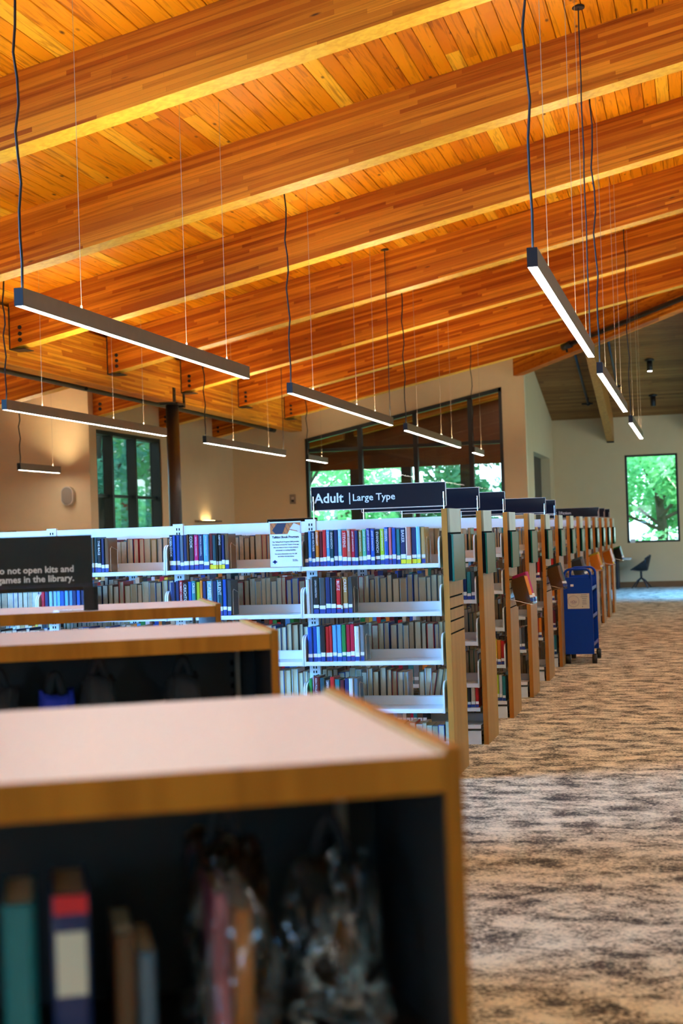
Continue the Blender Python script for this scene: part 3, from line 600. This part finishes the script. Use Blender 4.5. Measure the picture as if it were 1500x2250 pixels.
for (bay, lv), rows in FR.items():
    x = X0+BX[bay+1]+(.022 if bay < 2 or lv else .03); z = LV[lv]
    hb_ = .238 if lv != 3 else .2
    for i, (wd, c_, ti) in enumerate(rows):
        h = hb_+random.uniform(-.010, .008); yel = (bay == 1 and lv == 0 and i > 9) or (bay == 0 and lv == 0 and i > 23)
        if (bay, lv) == (0, 3): h = [.20, .215, .205, .19, .21, .195, .19, .20, .20][i]
        book(x+wd/2, Y1+.008+random.uniform(0, .008), z+.0005, wd*.95, h, .16, c_,
             '%s book, %s from left, nearest unit\'s %s, %s' % (NICE.get(c_, c_), ORD2[i], LEVN[lv], BAYN[bay]),
             'large type books on the nearest unit', title=ti, sticker='yellow' if yel else 'navy', tags=not (lv == 1 and bay == 0 and i < 2))
        x += wd
    FULL[(bay, lv)] = x
    if (bay, lv) != (2, 1):   # a book seen half from its cover, then the wire bookend
        cc = {(0, 0): 'tan', (1, 0): 'brown', (2, 0): 'brown', (0, 1): 'charcoal', (0, 2): 'grey', (0, 3): 'slate', (1, 1): 'charcoal'}[(bay, lv)]
        book(x+.016, Y1+.012, z+.0005, .026, hb_, .16, cc, 'last %s book before bookend, nearest unit\'s %s, %s' % (NICE.get(cc, cc), LEVN[lv], BAYN[bay]), 'large type books on the nearest unit')
        o = bookend(x+.040, Y1+.045, z+.002)
        tag(o, 'wire bookend, nearest unit\'s %s, %s' % (LEVN[lv], BAYN[bay]), 'bookend', 'wire bookends'); FULL[(bay, lv)] = x+.045
    else: FULL[(bay, lv)] = x
# the face-out book in the third bay
z = LV[1]; xx = FULL[(2, 1)]+.02
o = book(xx, Y1+.02, z, .028, .235, .15, 'teal', 'teal book turned face out beside the kits notice on the second shelf', 'large type books on the nearest unit', rz=math.radians(52))
text('cover_title', 'GLASS\nMASK', .035, o, (.0155, .045, .09), M['label'], X=(0, 1, 0), Y=(0, 0, 1), inv=(.028, .15, .235))
# rear row of the nearest unit: the page edges face the camera
rest = []
def rearrow(bay, lv, individual=True):
    xr = X0+BX[bay]-.03; xl = X0+BX[bay+1]+.03; x = xr; z = LV[lv]; cnt = 0
    vis = FULL.get((bay, lv), xl)-.03
    while x > xl+.03:
        wd = random.uniform(.028, .052); h = random.uniform(.205, .24) if lv < 4 else random.uniform(.15, .19)
        c_ = random.choice(['brown', 'navy', 'slate', 'cream', 'red', 'charcoal', 'white', 'blue', 'grey', 'brown', 'tan', 'cream'])
        gap = (lv == 3 and bay == 0 and (cnt == 4))
        if x-wd > vis and individual:
            tl = 0
            if lv == 3 and bay == 0 and cnt < 3: tl = math.radians(9)
            book(x-wd/2-(.03 if tl else 0), Y1+D-.02-.006, z+.001, wd*.93, h, .19, c_,
                 'page-edge-facing book, %s from right, nearest unit\'s rear row, %s, %s' % (ORD2[cnt], LEVN[lv], BAYN[bay]),
                 'rear row books, %s %s' % (LEVN[lv], BAYN[bay]), rz=math.pi, tilt=-tl if tl else 0, back=True, tags=False)
        else: rest.append((x-wd/2, Y1+D-.02-.19, z, wd*.93, h, .19, HX[c_], True))
        x -= wd+random.choice([0, 0, .001, .004]); cnt += 1
        if gap: x -= .07
for bay in range(3):
    for lv in range(5):
        if bay == 2 and lv > 1 or bay == 1 and lv > 3: rearrow(bay, lv, False)
        else: rearrow(bay, lv, lv < 4)
for lv in range(5):
    for bay in (3, 4): FULL[(bay, lv)] = X0+BX[bay]; rearrow(bay, lv, False)
# farther units
PAL = [HX[k] for k in ('black', 'navy', 'blue', 'lightblue', 'teal', 'red', 'crimson', 'orange', 'yellow', 'white', 'cream', 'green', 'maroon', 'charcoal', 'brown', 'grey', 'tan', 'brown', 'cream')]
SLIT = {(1, 4): ['red', 'cream', 'black', 'yellow', 'orange', 'maroon'], (2, 3): ['red', 'orange', 'yellow', 'yellow', 'cream'], (2, 4): ['teal', 'white', 'lime', 'black', 'navy'],
        (1, 1): ['charcoal', 'teal', 'navy', 'black'], (3, 3): ['charcoal', 'grey', 'white'], (4, 1): ['red', 'charcoal', 'maroon', 'orange'], (4, 3): ['orange', 'red', 'orange'], (5, 1): ['red', 'maroon', 'black'], (5, 2): ['orange', 'orange', 'sky', 'charcoal'], (5, 3): ['maroon', 'black'], (5, 4): ['teal', 'sky', 'white', 'teal', 'charcoal']}
for u in range(1, 13):
    yb = Y1+DY*u; nb = 5 if u < 3 else 3
    for bay in range(nb):
        for lv in range(5):
            z = LV[lv]; xr = X0+BX[bay]-.03; xl = X0+BX[bay+1]+.03; zz = z
            if u == 1 and lv == 4 and bay == 0: zz = .276
            sl = SLIT.get((u, lv)) if bay == 0 else None
            # rear row
            x = xr; cnt = 0
            while x > xl+.04:
                wd = random.uniform(.022, .045); h = random.uniform(.17, .24); c_ = random.choice(PAL)
                nm = [k for k in HX if HX[k] == c_][0]
                if u < 5 and bay == 0 and lv < 4 and cnt < 4 and not sl:
                    book(x-wd/2, yb+D-.026, z+.001, wd*.93, h, .17, nm, 'book facing away, %s from aisle, rear row, %s of the %s unit' % (ORD[cnt], LEVN[lv], ORD[u]), 'rear books at the aisle end, %s of the %s unit' % (LEVN[lv], ORD[u]), rz=math.pi, back=True, tags=False)
                else: rest.append((x-wd/2, yb+D-.02-.17, z, wd*.93, h, .17, c_, True))
                x -= wd+random.choice([0, .001, .006]); cnt += 1
            # front row, left-aligned blocks
            fill = random.uniform(.35, .7) if not sl else .55
            x = xl
            while x < xl+(xr-xl)*fill:
                wd = random.uniform(.022, .045); h = random.uniform(.17, .24); rest.append((x+wd/2, yb+.012, z, wd*.93, h, .16, random.choice(PAL), False)); x += wd
            if sl:
                x = xr+.012
                for i, c_ in enumerate(sl):
                    wd = random.uniform(.026, .036); h = random.uniform(.20, .235) if not (u == 1 and lv == 4) else .165
                    ti = 'KEEP NIGHT' if (u, lv) == (5, 3) and i == 1 else None
                    book(x-wd/2, yb+.01, zz+.001, wd*.93, h, .15, c_, '%s book, %s from the end panel on the %s of the %s unit' % (NICE.get(c_, c_), ORD[i], LEVN[lv], ORD[u]), 'books at the aisle end of the farther units', sticker='navy'); x -= wd
mb = MB()
for (x, y, z, wd, h, d, c, back) in rest:
    mb.box(x-wd/2, x+wd/2, y, y+d, z+.001, z+h, 0, c)
    pc = (.66, .52, .36) if random.random() < .7 else (.5, .36, .22)
    if back: mb.add([(x-wd*.42, y-.0006, z+.006), (x+wd*.42, y-.0006, z+.006), (x+wd*.42, y-.0006, z+h-.004), (x-wd*.42, y-.0006, z+h-.004)], [(0, 1, 2, 3)], 0, pc)
    else: mb.add([(x-wd*.46, y-.0006, z+.03), (x+wd*.46, y-.0006, z+.03), (x+wd*.46, y-.0006, z+.055), (x-wd*.46, y-.0006, z+.055)], [(0, 1, 2, 3)], 0, (.8, .8, .8))
    mb.add([(x-wd*.42, y+.004, z+h+.0006), (x+wd*.42, y+.004, z+h+.0006), (x+wd*.42, y+d-.004, z+h+.0006), (x-wd*.42, y+d-.004, z+h+.0006)], [(0, 1, 2, 3)], 0, pc)
o = mb.build('shelved_books', M['coverv']); tag(o, 'many small books filling the farther shelving rows', 'books', kind='stuff')
# ------------------------------------------------------------------ signs over the units
def oversign(u, xr, txt, label, wd=.93, x_abs=None, y_abs=None):
    t = thing('hanging_sign' if False else 'shelf_sign', label, 'sign', (xr, (Y1+DY*u+.27) if y_abs is None else y_abs, 1.71), 0, 'black topic signs above the shelving')
    B(-wd, 0, -.004, .004, .072, .230).build('sign_panel', M['signblk'], t)
    fr = MB().box(-wd-.004, .004, -.006, .006, .228, .232).box(-wd-.004, .004, -.006, .006, .066, .072).box(-wd-.004, -wd, -.006, .006, .066, .232).box(0, .004, -.006, .006, .066, .232)
    fr.build('sign_frame', M['rod'], t)
    MB().tube([(-.012, -.009, -.02), (-.012, -.009, .165)], .0035, 6).build('support_rod', M['rod'], t)
    MB().tube([(-wd+.015, -.009, -.02), (-wd+.015, -.009, .165)], .0035, 6).build('support_rod', M['rod'], t)
    if txt:
        for s, y, X in ((1, -.0048, (1, 0, 0)), (-1, .0048, (-1, 0, 0))):
            x0 = -wd+.02 if s > 0 else -.02
            text('lettering', 'Adult', .092, t, (x0, y, .120), M['signtxt'], X=X, off=.0016)
            text('lettering', '|', .086, t, (x0+s*.238, y, .124), M['signtxt'], X=X)
            text('lettering', txt, .066, t, (x0+s*.268, y, .126), M['signtxt'], X=X, off=.0006)
    return t
oversign(0, -1.642, 'Large Type', 'black Adult Large Type sign above the nearest shelving unit')
oversign(1, -1.642, 'Large Type', 'black sign above the second unit, right behind the Large Type sign')
oversign(2, -1.642, 'Large Type', 'black sign above the third unit, before the gable window corner')
oversign(4, -1.60, '', 'blank looking black sign above the fifth unit, with a blue corner')
oversign(5, -1.64, '', 'dark sign above the sixth unit, left of the Fiction sign')
oversign(10, -1.64, 'Fiction', 'dark Adult Fiction sign above the eleventh unit')
oversign(11, -1.64, '', 'small dark sign above the twelfth unit')
oversign(12, -1.64, '', 'small dark sign above the thirteenth, farthest unit')
oversign(10, -6.55, '', 'dark sign seen over the top rail left of the Talking Book poster', wd=.93)
# ------------------------------------------------------------------ talking book poster
t = thing('framed_poster', 'white Talking Book Program notice in a clear holder on the top shelf', 'poster', (-2.795, Y1-.008, LV[0]+.005))
PWd, PH = .219, .302
B(0, PWd, -.003, 0, 0, PH).build('sheet', M['paper'], t)
fr = MB().box(-.003, PWd+.003, -.006, .003, -.002, .0).box(-.003, PWd+.003, -.006, .003, PH, PH+.003).box(-.003, 0, -.006, .003, 0, PH).box(PWd, PWd+.003, -.006, .003, 0, PH).build('holder', M['clear'], t)
B(0, PWd, .0, .07, -.004, -.001).build('holder_foot', M['clear'], t)
PIC = .218
ph = MB()
ph.add([(.004, -.0035, PIC), (PWd-.004, -.0035, PIC), (PWd-.004, -.0035, PH-.008), (.004, -.0035, PH-.008)], [(0, 1, 2, 3)], 0)
for k in range(7): ph.add([(.006+k*.03, -.0037, PH-.010), (.009+k*.03, -.0037, PH-.010), (min(.05+k*.03, PWd-.01), -.0037, PIC+.002), (min(.047+k*.03, PWd-.013), -.0037, PIC+.002)], [(0, 1, 2, 3)], 1)
ph.add([(.018, -.004, .245), (.055, -.004, PH-.010), (.118, -.004, PH-.012), (.088, -.004, PIC+.002), (.04, -.004, PIC+.002)], [(0, 1, 2, 3, 4)], 1)
ph.add([(.14, -.0042, .252), (.17, -.0042, PH-.012), (PWd-.005, -.0042, PH-.03), (PWd-.005, -.0042, .222), (.19, -.0042, .24)], [(0, 1, 2, 3, 4)], 2)
ph.add([(.125, -.0042, PIC), (.14, -.0042, .245), (PWd-.004, -.0042, .228), (PWd-.004, -.0042, .216)], [(0, 1, 2, 3)], 3)
ph.build('photo_print', [M['woodprint'], M['ink'], M['sleeve'], M['paper']], t)
cx = PWd/2
text('heading', 'Talking Book Program', .0205, t, (cx, -.0035, .192), M['ink'], off=.0007, align='CENTER')
for i, ln in enumerate(['The Talking Book Program (TBP) provides', 'free library services for Texans of any age', 'who are blind or have a visual, physical,', 'perceptual, or reading disability.']):
    text('body_text', ln, .0108, t, (cx, -.0035, .163-i*.0185), M['ink'], align='CENTER', off=.0002)
text('body_text', 'For more information scan the QR', .0108, t, (cx, -.0035, .083), M['ink'], align='CENTER', off=.0002)
text('body_text', 'and follow the link below.', .0108, t, (cx, -.0035, .066), M['ink'], align='CENTER', off=.0002)
text('body_text', 'For more\ninformation', .008, t, (.155, -.0035, .044), M['ink'], off=.0002)
em = MB().box(.016, .046, -.004, -.003, .028, .038)
em.tube([(.031, -.004, .038), (.031, -.003, .038)], .008, 12); em.tube([(.031, -.004, .026), (.031, -.003, .026)], .006, 12)
em.build('emblem', M['navy'], t)
# ------------------------------------------------------------------ books on the end panel racks
racks = {2: ('brown', 'magenta'), 4: ('brown', 'darkteal'), 6: ('charcoal', 'slate'), 8: ('orange', 'yellow'), 10: ('orange', 'cream'), 12: ('black', 'green')}
for u, (c1, c2) in racks.items():
    yb = Y1+DY*u; xf = X0+.036
    t = thing('display_rack', 'clear acrylic book rack hooked on the end panel of the %s unit' % ORD[u], 'rack', (xf, yb+.03, 1.0), 0, 'clear racks on the end panels')
    MB().prism([(0, .0), (.004, .0), (.004, .16), (0, .16)], 1, 0, .30).prism([(.0, .012), (.19, -.04), (.19, -.036), (0, .016)], 1, 0, .30).prism([(.19, -.04), (.194, -.04), (.194, .02), (.19, .02)], 1, 0, .3).build('tray', M['clear'], t)
    MB().tube([(.002, -.002, .15), (.002, -.002, .01), (.19, -.002, -.04)], .002, 5).build('tray_edge', M['rod'], t)
    MB().tube([(.002, .302, .15), (.002, .302, .01), (.19, .302, -.04)], .002, 5).build('tray_edge', M['rod'], t)
    for j, (c_, yo) in enumerate(((c1, .03), (c2, .09))):
        o = book(xf+.185+(.012 if j else 0), yb+.05+yo, .985, .045, .235+.03*j, .155, c_, '%s book standing in the clear rack on the %s unit end panel' % (NICE.get(c_, c_), ORD[u]) if c1 != c2 else '', 'books in the end panel racks', rz=math.radians(62), roll=math.radians(-16), sticker='yellow' if c_ == 'orange' else 'navy')
        if u == 2 and j == 0: link('spine_panel', B(-.47, .47, -.002, .03, .26, .97).mesh('spine_panel', attr_mat('orange_print', 'obj')), o).color = (.85, .25, .02, 1)
# ------------------------------------------------------------------ blue cart
cy = 16.93
t = thing('book_cart', 'blue steel book cart on black casters standing in the aisle', 'cart', (-1.588, cy, 0))
CW, CL = .335, .80
def endp(y0, label=None):
    B(0, CW, y0, y0+.02, .115, 1.02).build('end_panel', M['blue'], t)
    pts = [(.02, y0+.01, 1.0)]
    for k in range(7): a = math.pi-k*math.pi/12; pts.append((.085+.07*math.cos(a), y0+.01, 1.045+.07*math.sin(a)))
    for k in range(7): a = math.pi/2-k*math.pi/12; pts.append((CW-.085+.07*math.cos(a), y0+.01, 1.045+.07*math.sin(a)))
    pts.append((CW-.02, y0+.01, 1.0)); MB().tube(pts, .015, 10).build('handle', M['blue'], t, True)
endp(0); endp(CL-.02)
for z in (.19, .52, .85): MB().box(.004, CW-.004, .02, CL-.02, z, z+.012).box(.004, .012, .02, CL-.02, z, z+.05).box(CW-.012, CW-.004, .02, CL-.02, z, z+.05).build('shelf', M['blue'], t)
for (xx, yy) in ((.03, .04), (CW-.0, .04), (.03, CL-.05), (CW-.0, CL-.05)):
    c = B(xx-.02, xx+.02, yy-.02, yy+.02, .10, .118).box(xx-.021, xx-.016, yy-.03, yy+.03, .04, .11).box(xx+.016, xx+.021, yy-.03, yy+.03, .04, .11).build('caster', M['black'], t)
    MB().tube([(xx-.026, yy, .055), (xx+.026, yy, .055)], .055, 18).build('wheel', M['rubber'], c, True)
s = B(.045, .30, -.0015, 0, .65, .828).build('notice_sheet', M['cream'], t)
ring = [(.115+.065*math.cos(a*math.pi/16), -.002, .738+.065*math.sin(a*math.pi/16)) for a in range(33)]
MB().tube(ring, .0012, 4, caps=False).build('ring_print', M['purple'], s)
em = MB()
for k in range(3):
    em.tube([(.093+.022*k+.012*math.cos(a*math.pi/8), -.002, .728+(.02 if k == 1 else .012)*math.sin(a*math.pi/8)) for a in range(9)], .0018, 4)
em.box(.08, .15, -.0022, -.0018, .722, .726).box(.093, .137, -.0022, -.0018, .708, .711); em.build('emblem_print', M['purple'], s)
em = MB()
for k, (a, b) in enumerate([(.235, .305), (.228, .310), (.245, .30), (.25, .295), (.248, .295), (.248, .298)]): em.box(a-.032, b-.032, -.0022, -.0016, .812-k*.021-.003, .812-k*.021+.001)
em.box(.215, .221, -.0022, -.0016, .668, .68); em.build('printed_lines', M['ink'], s)
B(.085, .12, -.0015, 0, .913, .938).build('barcode_sticker', M['label'], t)
for i, c_ in enumerate(('salmon', 'white', 'cream')):
    book(-1.588+CW-.03, cy+.30+.05*i, .203, .035, .2, .14, c_, '%s book on the bottom shelf of the blue cart' % c_, 'books on the blue cart', rz=math.pi/2, tags=False)
# ------------------------------------------------------------------ desk and chair by the far wall
t = thing('wall_desk', 'small desk against the far wall beside the chair', 'desk', (-3.0, 36.9, 0))
B(0, 1.25, 0, .9, .745, .785).build('desk_top', M['cream'], t); B(.88, .93, .02, .88, 0, .745).build('leg_panel', M['black'], t); B(.02, .07, .02, .88, 0, .745).build('leg_panel', M['black'], t)
t = thing('bucket_chair', 'black bucket chair on a four legged base under the far window', 'chair', (-1.5, 37.25, 0))
def shell(a, b):
    # a: around from left arm to right arm, b: front lip to back top; the chair faces -x
    th = (a-.5)*2; s = b
    x = -.25+.42*min(1, s/.55) + (0 if s < .55 else .10*(s-.55)/.45)
    x0 = x; z = .45+.02*(1-min(1, s/.3)) if s < .55 else .45+.40*((s-.55)/.45)**1.15
    z -= .015*math.sin(min(1, s/.55)*math.pi)
    wdt = .25 if s < .55 else .25-.12*(s-.55)/.45
    arm = (max(0, .47+.37*(x+.25)/.52-z)*abs(th)**2.6) if s < .9 else 0
    return (x0-.05*abs(th)**2*(s > .55), th*wdt, z+arm)
o = MB().grid(shell, 17, 20).build('seat_shell', M['shell'], t, True)
sd = o.modifiers.new('thick', 'SOLIDIFY'); sd.thickness = .022
MB().tube([(0, 0, .24), (0, 0, .44)], .028, 12).build('stem', M['black'], t, True)
for k in range(4):
    a = math.radians(35+90*k); MB().tube([(0, 0, .27), (.12*math.cos(a), .12*math.sin(a), .2), (.29*math.cos(a), .29*math.sin(a), .012)], [.022, .018, .012], 8).build('leg', M['black'], t, True)
# ------------------------------------------------------------------ low cases in front
AN = math.radians(26.2)
def lowcase(cx_, cy_, depth, length, label, divider=True):
    t = thing('low_bookcase', label, 'bookcase', (cx_, cy_, 0), AN, 'low wooden kit cases')
    Z = 1.30
    bevel(B(-.026, 0, 0, depth, 0, Z).build('end_panel', M['caseedge'], t), .002)
    bevel(B(-length, -length+.026, 0, depth, 0, Z).build('end_panel', M['caseedge'], t), .002)
    tp = MB().box(-length+.026, -.027, .004, depth-.004, Z-.055, Z-.014, 1).box(-length+.026, -.027, .004, depth-.004, Z-.014, Z-.010, 0)
    bevel(tp.build('top', [M['casetop'], M['caseedge']], t), .0015)
    B(-length+.026, -.027, .0, .004, Z-.062, Z-.010).build('front_edge_band', M['caseedge'], t)
    B(-.029, -.0265, .004, depth-.004, .1, Z-.056).build('side_shade_sheet', M['casein'], t)  # dark sheet added for the unlit inner side of the case
    for z in (.10, .46, .84):
        if z == .84 and not divider: continue
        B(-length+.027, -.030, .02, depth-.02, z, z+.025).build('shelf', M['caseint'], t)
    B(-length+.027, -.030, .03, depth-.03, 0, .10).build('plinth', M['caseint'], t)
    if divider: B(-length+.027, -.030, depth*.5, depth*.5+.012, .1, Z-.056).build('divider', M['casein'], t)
    p = B(-.100, -.085, depth*.5-.03, depth*.5-.002, .12, Z-.06).build('slotted_post', M['wallplate'], t)
    mb = MB()
    for k in range(26): mb.box(-.115, -.104, depth*.5-.006, depth*.5-.001, .16+k*.04, .178+k*.04)
    mb.build('post_slots', M['slot'], p)
    return t
c1 = lowcase(-.334, 1.98, .86, 1.85, 'low wooden case with pale top filling the foreground')
c2 = lowcase(-1.35, 4.472, .72, 1.85, 'second low wooden case from the camera, dark bags inside')
c3 = lowcase(-2.21, 6.394, .72, 1.85, 'farthest low wooden case, carrying the kits notice', False)
def at(c, x, y, z):
    return Matrix.Translation(c.location) @ Matrix.Rotation(AN, 4, 'Z') @ Vector((x, y, z))
# kits in the front case
def kitbook(x, y, wd, h, d, c, lab, title=None):
    P = at(c1, x, y, .866); return book(P.x, P.y, P.z, wd, h, d, c, lab, 'kit books in the foreground case', rz=AN, tags=False, title=title)
kitbook(-.615, .10, .045, .24, .19, 'teal', 'teal spined book at the left of the foreground case')
o = kitbook(-.545, .09, .052, .25, .19, 'navy', 'navy book with red top and white spine panel in the foreground case')
B(-.40, .40, -.012, .02, .45, .80).build('spine_panel', M['cream'], o); B(-.45, .45, -.010, .02, .90, 1.0).build('red_band', attr_mat('red_print', 'obj'), o).color = (.7, .02, .03, 1)
kitbook(-.47, .12, .03, .18, .17, 'brown', 'low brown book beside the navy one in the foreground case')
kitbook(-.44, .13, .028, .15, .17, 'slate', 'low slate book in the middle of the foreground case')
kitbook(-.335, .09, .022, .235, .17, 'pink', 'pale pink spined kit book inside the left plastic bag')
kitbook(-.305, .09, .028, .21, .17, 'orange', 'orange spined kit book inside the left plastic bag')
kitbook(-.68, .10, .03, .22, .18, 'charcoal', 'charcoal book at the far left of the foreground case')
def bag(P, wx, wy, hz, mat, label, cat, group, rz, handle=True, seed=1, hm=None):
    rnd = random.Random(seed); t = thing('zip_bag' if mat is M['plastic'] else 'kit_bag', label, cat, P, rz, group)
    ph_ = [rnd.uniform(0, 6.28) for _ in range(6)]
    def f(u, v):
        a = u*2*math.pi; k = v
        prof = (1-.65*k**3)*(.55+.45*math.sin(min(1, k*4+.2)*math.pi/2)); w = 1+.10*math.sin(3*a+ph_[0]+5*k)+.07*math.sin(7*a+ph_[1]-9*k)+.04*math.sin(13*a+ph_[2]+14*k)
        sx = abs(math.cos(a))**.6*(1 if math.cos(a) > 0 else -1); sy = abs(math.sin(a))**.6*(1 if math.sin(a) > 0 else -1)
        return (wx/2*sx*w*(1-.2*k), wy/2*sy*w*(prof), hz*k*(1+.05*math.sin(2*a+ph_[3])*k))
    mb = MB().grid(f, 49, 22); n = 49
    mb.f.append(tuple(range(47, -1, -1))); mb.mi.append(0); mb.c.append(None)
    mb.f.append(tuple(21*n+i for i in range(48))); mb.mi.append(0); mb.c.append(None)
    mb.build('bag_body', mat, t, True)
    if handle:
        pts = [(-wx*.2+wx*.4*k/12, 0, hz*.96+.07*math.sin(math.pi*k/12)) for k in range(13)]
        MB().tube(pts, .008 if mat is M['plastic'] else .016, 8).build('handle', hm or M['cloth'], t, True)
    return t
bag(at(c1, -.315, .19, .866), .13, .30, .29, M['plastic'], 'clear plastic kit bag around the pink and orange books', 'bag', 'kit bags in the low cases', AN, seed=3)
bag(at(c1, -.155, .20, .866), .14, .30, .25, M['plastic'], 'crumpled glossy clear bag at the right of the foreground case', 'bag', 'kit bags in the low cases', AN, seed=5)
for i, (xx, hz, m, hm, lab) in enumerate([(-.90, .27, 'cloth', None, 'black cloth bag at the left of the second case'), (-.72, .25, 'bluecloth', None, 'blue cloth bag between black ones in the second case'), (-.58, .29, 'cloth', None, 'tallest black bag in the middle of the second case'), (-.30, .28, 'cloth', None, 'black bag with handle at the right of the second case')]):
    bag(at(c2, xx, .17, .868), .13, .24, hz, M[m], lab, 'bag', 'kit bags in the low cases', AN, seed=11+i)
# kits notice
P = Vector((-2.785, 6.225, 1.290))
t = thing('notice_stand', 'black notice stand with white lettering on the farthest low case', 'sign', P, AN)
B(-.62, .0, -.003, .003, .095, .355).build('notice_panel', M['signblk'], t)
B(-.62, .0, -.010, -.004, .09, .36).build('clear_cover', M['clear'], t)
B(.004, .022, -.012, .012, .0, .37).build('side_post', M['clear'], t)
B(-.045, .022, -.012, .016, .0, .11).build('foot_block', M['black'], t)
MB().prism([(-.19, -.01), (-.16, -.045), (.0, -.045), (.02, .03), (-.16, .03)], 2, 0, .006).build('base_plate', M['clear'], t)
text('lettering', 'Please do not open kits and\ngames in the library.', .043, t, (-.085, -.0115, .185), M['signtxt'], align='RIGHT', off=.0009)
# ------------------------------------------------------------------ outdoors
struct('ground_outside', B(-60, 60, 31, 120, -.4, -.15).box(-60, XL-.5, -30, 31, -.4, -.15), M['ground'])
def tree(x, y, h, r, n, mat, label, size=.16, seed=0, z0=1.5):
    rnd = random.Random(seed); t = thing('tree', label, 'tree', (x, y, -.15), 0, 'trees outside the windows')
    MB().tube([(0, 0, 0), (.1, .05, h*.3), (-.05, 0, h*.6), (.05, .1, h*.85)], [.2, .16, .1, .04], 8).build('trunk', M['bark'], t, True)
    br = MB(); bl = []
    for k in range(16):
        a = rnd.uniform(0, 6.28); zz = rnd.uniform(z0, h*.95); rr = r*rnd.uniform(.3, .85)*(1-.4*abs(zz/h-.5)); p = (rr*math.cos(a), rr*math.sin(a), zz); bl.append((p, rnd.uniform(.35, .6)*r*.7))
        br.tube([(0, 0, zz*.65), (p[0]*.5, p[1]*.5, zz*.85), p], [.06, .04, .015], 5)
    br.build('branch_work', M['bark'], t)
    mb = MB()
    for i in range(n):
        (px, py, pz), R = bl[i % len(bl)]
        v = Vector((rnd.gauss(0, 1), rnd.gauss(0, 1), rnd.gauss(0, 1))).normalized()*R*rnd.random()**.4
        c = Vector((px, py, pz))+v; a = Vector((rnd.gauss(0, 1), rnd.gauss(0, 1), rnd.gauss(0, .6))).normalized(); b = a.cross(Vector((rnd.gauss(0, 1), rnd.gauss(0, 1), rnd.gauss(0, 1)))).normalized(); s = size*rnd.uniform(.6, 1.3)
        mb.add([c-a*s, c+b*s*.45, c+a*s, c-b*s*.45], [(0, 1, 2, 3)])
    o = mb.build('foliage', mat, t); o['kind'] = 'stuff'
tree(-1.2, 45, 5.2, 3.2, 16000, M['leafa'], 'bright green tree filling the lower part of the far window', .12, 1, .5)
tree(.2, 56, 9.0, 4.2, 15000, M['leafb'], 'blue green tree in the upper part of the far window', .15, 2, 3)
tree(-5.0, 72, 8.5, 3.4, 4500, M['leafb'], 'thin blue green tree at the upper left of the far window', .2, 3, 3)
tree(-13.0, 47, 6.2, 3.4, 7000, M['leafa'], 'green tree outside the left half of the gable window', .16, 4, 1)
tree(-9.3, 52, 7.0, 3.2, 5500, M['leafc'], 'dark leaved tree outside the gable window', .18, 5, 1.5)
tree(-5.6, 60, 5.6, 3.0, 4000, M['leafb'], 'low distant tree outside the right part of the gable window', .2, 6, .5)
tree(-17.5, 39.5, 7.5, 2.8, 4500, M['leafa'], 'bright tree outside the three light window', .15, 7, 1)
tree(-15.2, 34.5, 6.0, 1.4, 1300, M['leafb'], 'slim blue green tree close outside the three light window', .12, 8, 1)
tree(-25, 58, 11, 4.0, 6000, M['leafb'], 'tall tree farther off outside the three light window', .2, 9, 2)
c = thing('brick_house', 'red brick house among trees outside the three light window', 'building', (-23, 47, -.15))
B(-3, 3, -2, 2, 0, 4.4).build('wall', M['brick'], c); MB().prism([(-3.4, 4.4), (3.4, 4.4), (0, 6.2)], 1, -2.4, 2.4).build('roof', M['darkbronze'], c)
for xx in (-2, 0, 2): B(xx-.5, xx+.5, -2.05, -1.98, 1.2, 2.8).build('window', M['glass'], c)
# covered porch behind the gable window
pr = struct('porch_frame', MB().box(XW, XS-.25, 37.3, 37.5, 3.38, 3.75).prism([(XW, 3.75), (XS-.25, 3.75), (XS-.25, zp(XS-.25)), (XW, zp(XW))], 1, 37.38, 37.45), M['porch'], 'dark timber porch header')
for xx in (-10.45, -8.95, -7.55, -5.95, -4.75): B(xx-.14, xx+.14, 37.25, 37.5, -.1, 3.38).build('porch_post', M['postm'], pr)
B(XW, XS-.25, YG+.25, 37.5, -.15, -.02).build('porch_slab', M['wallplate'], pr)
struct('porch_wall', B(XW-.2, XW, YG+.25, 37.5, -.1, 4.4), M['postm'])
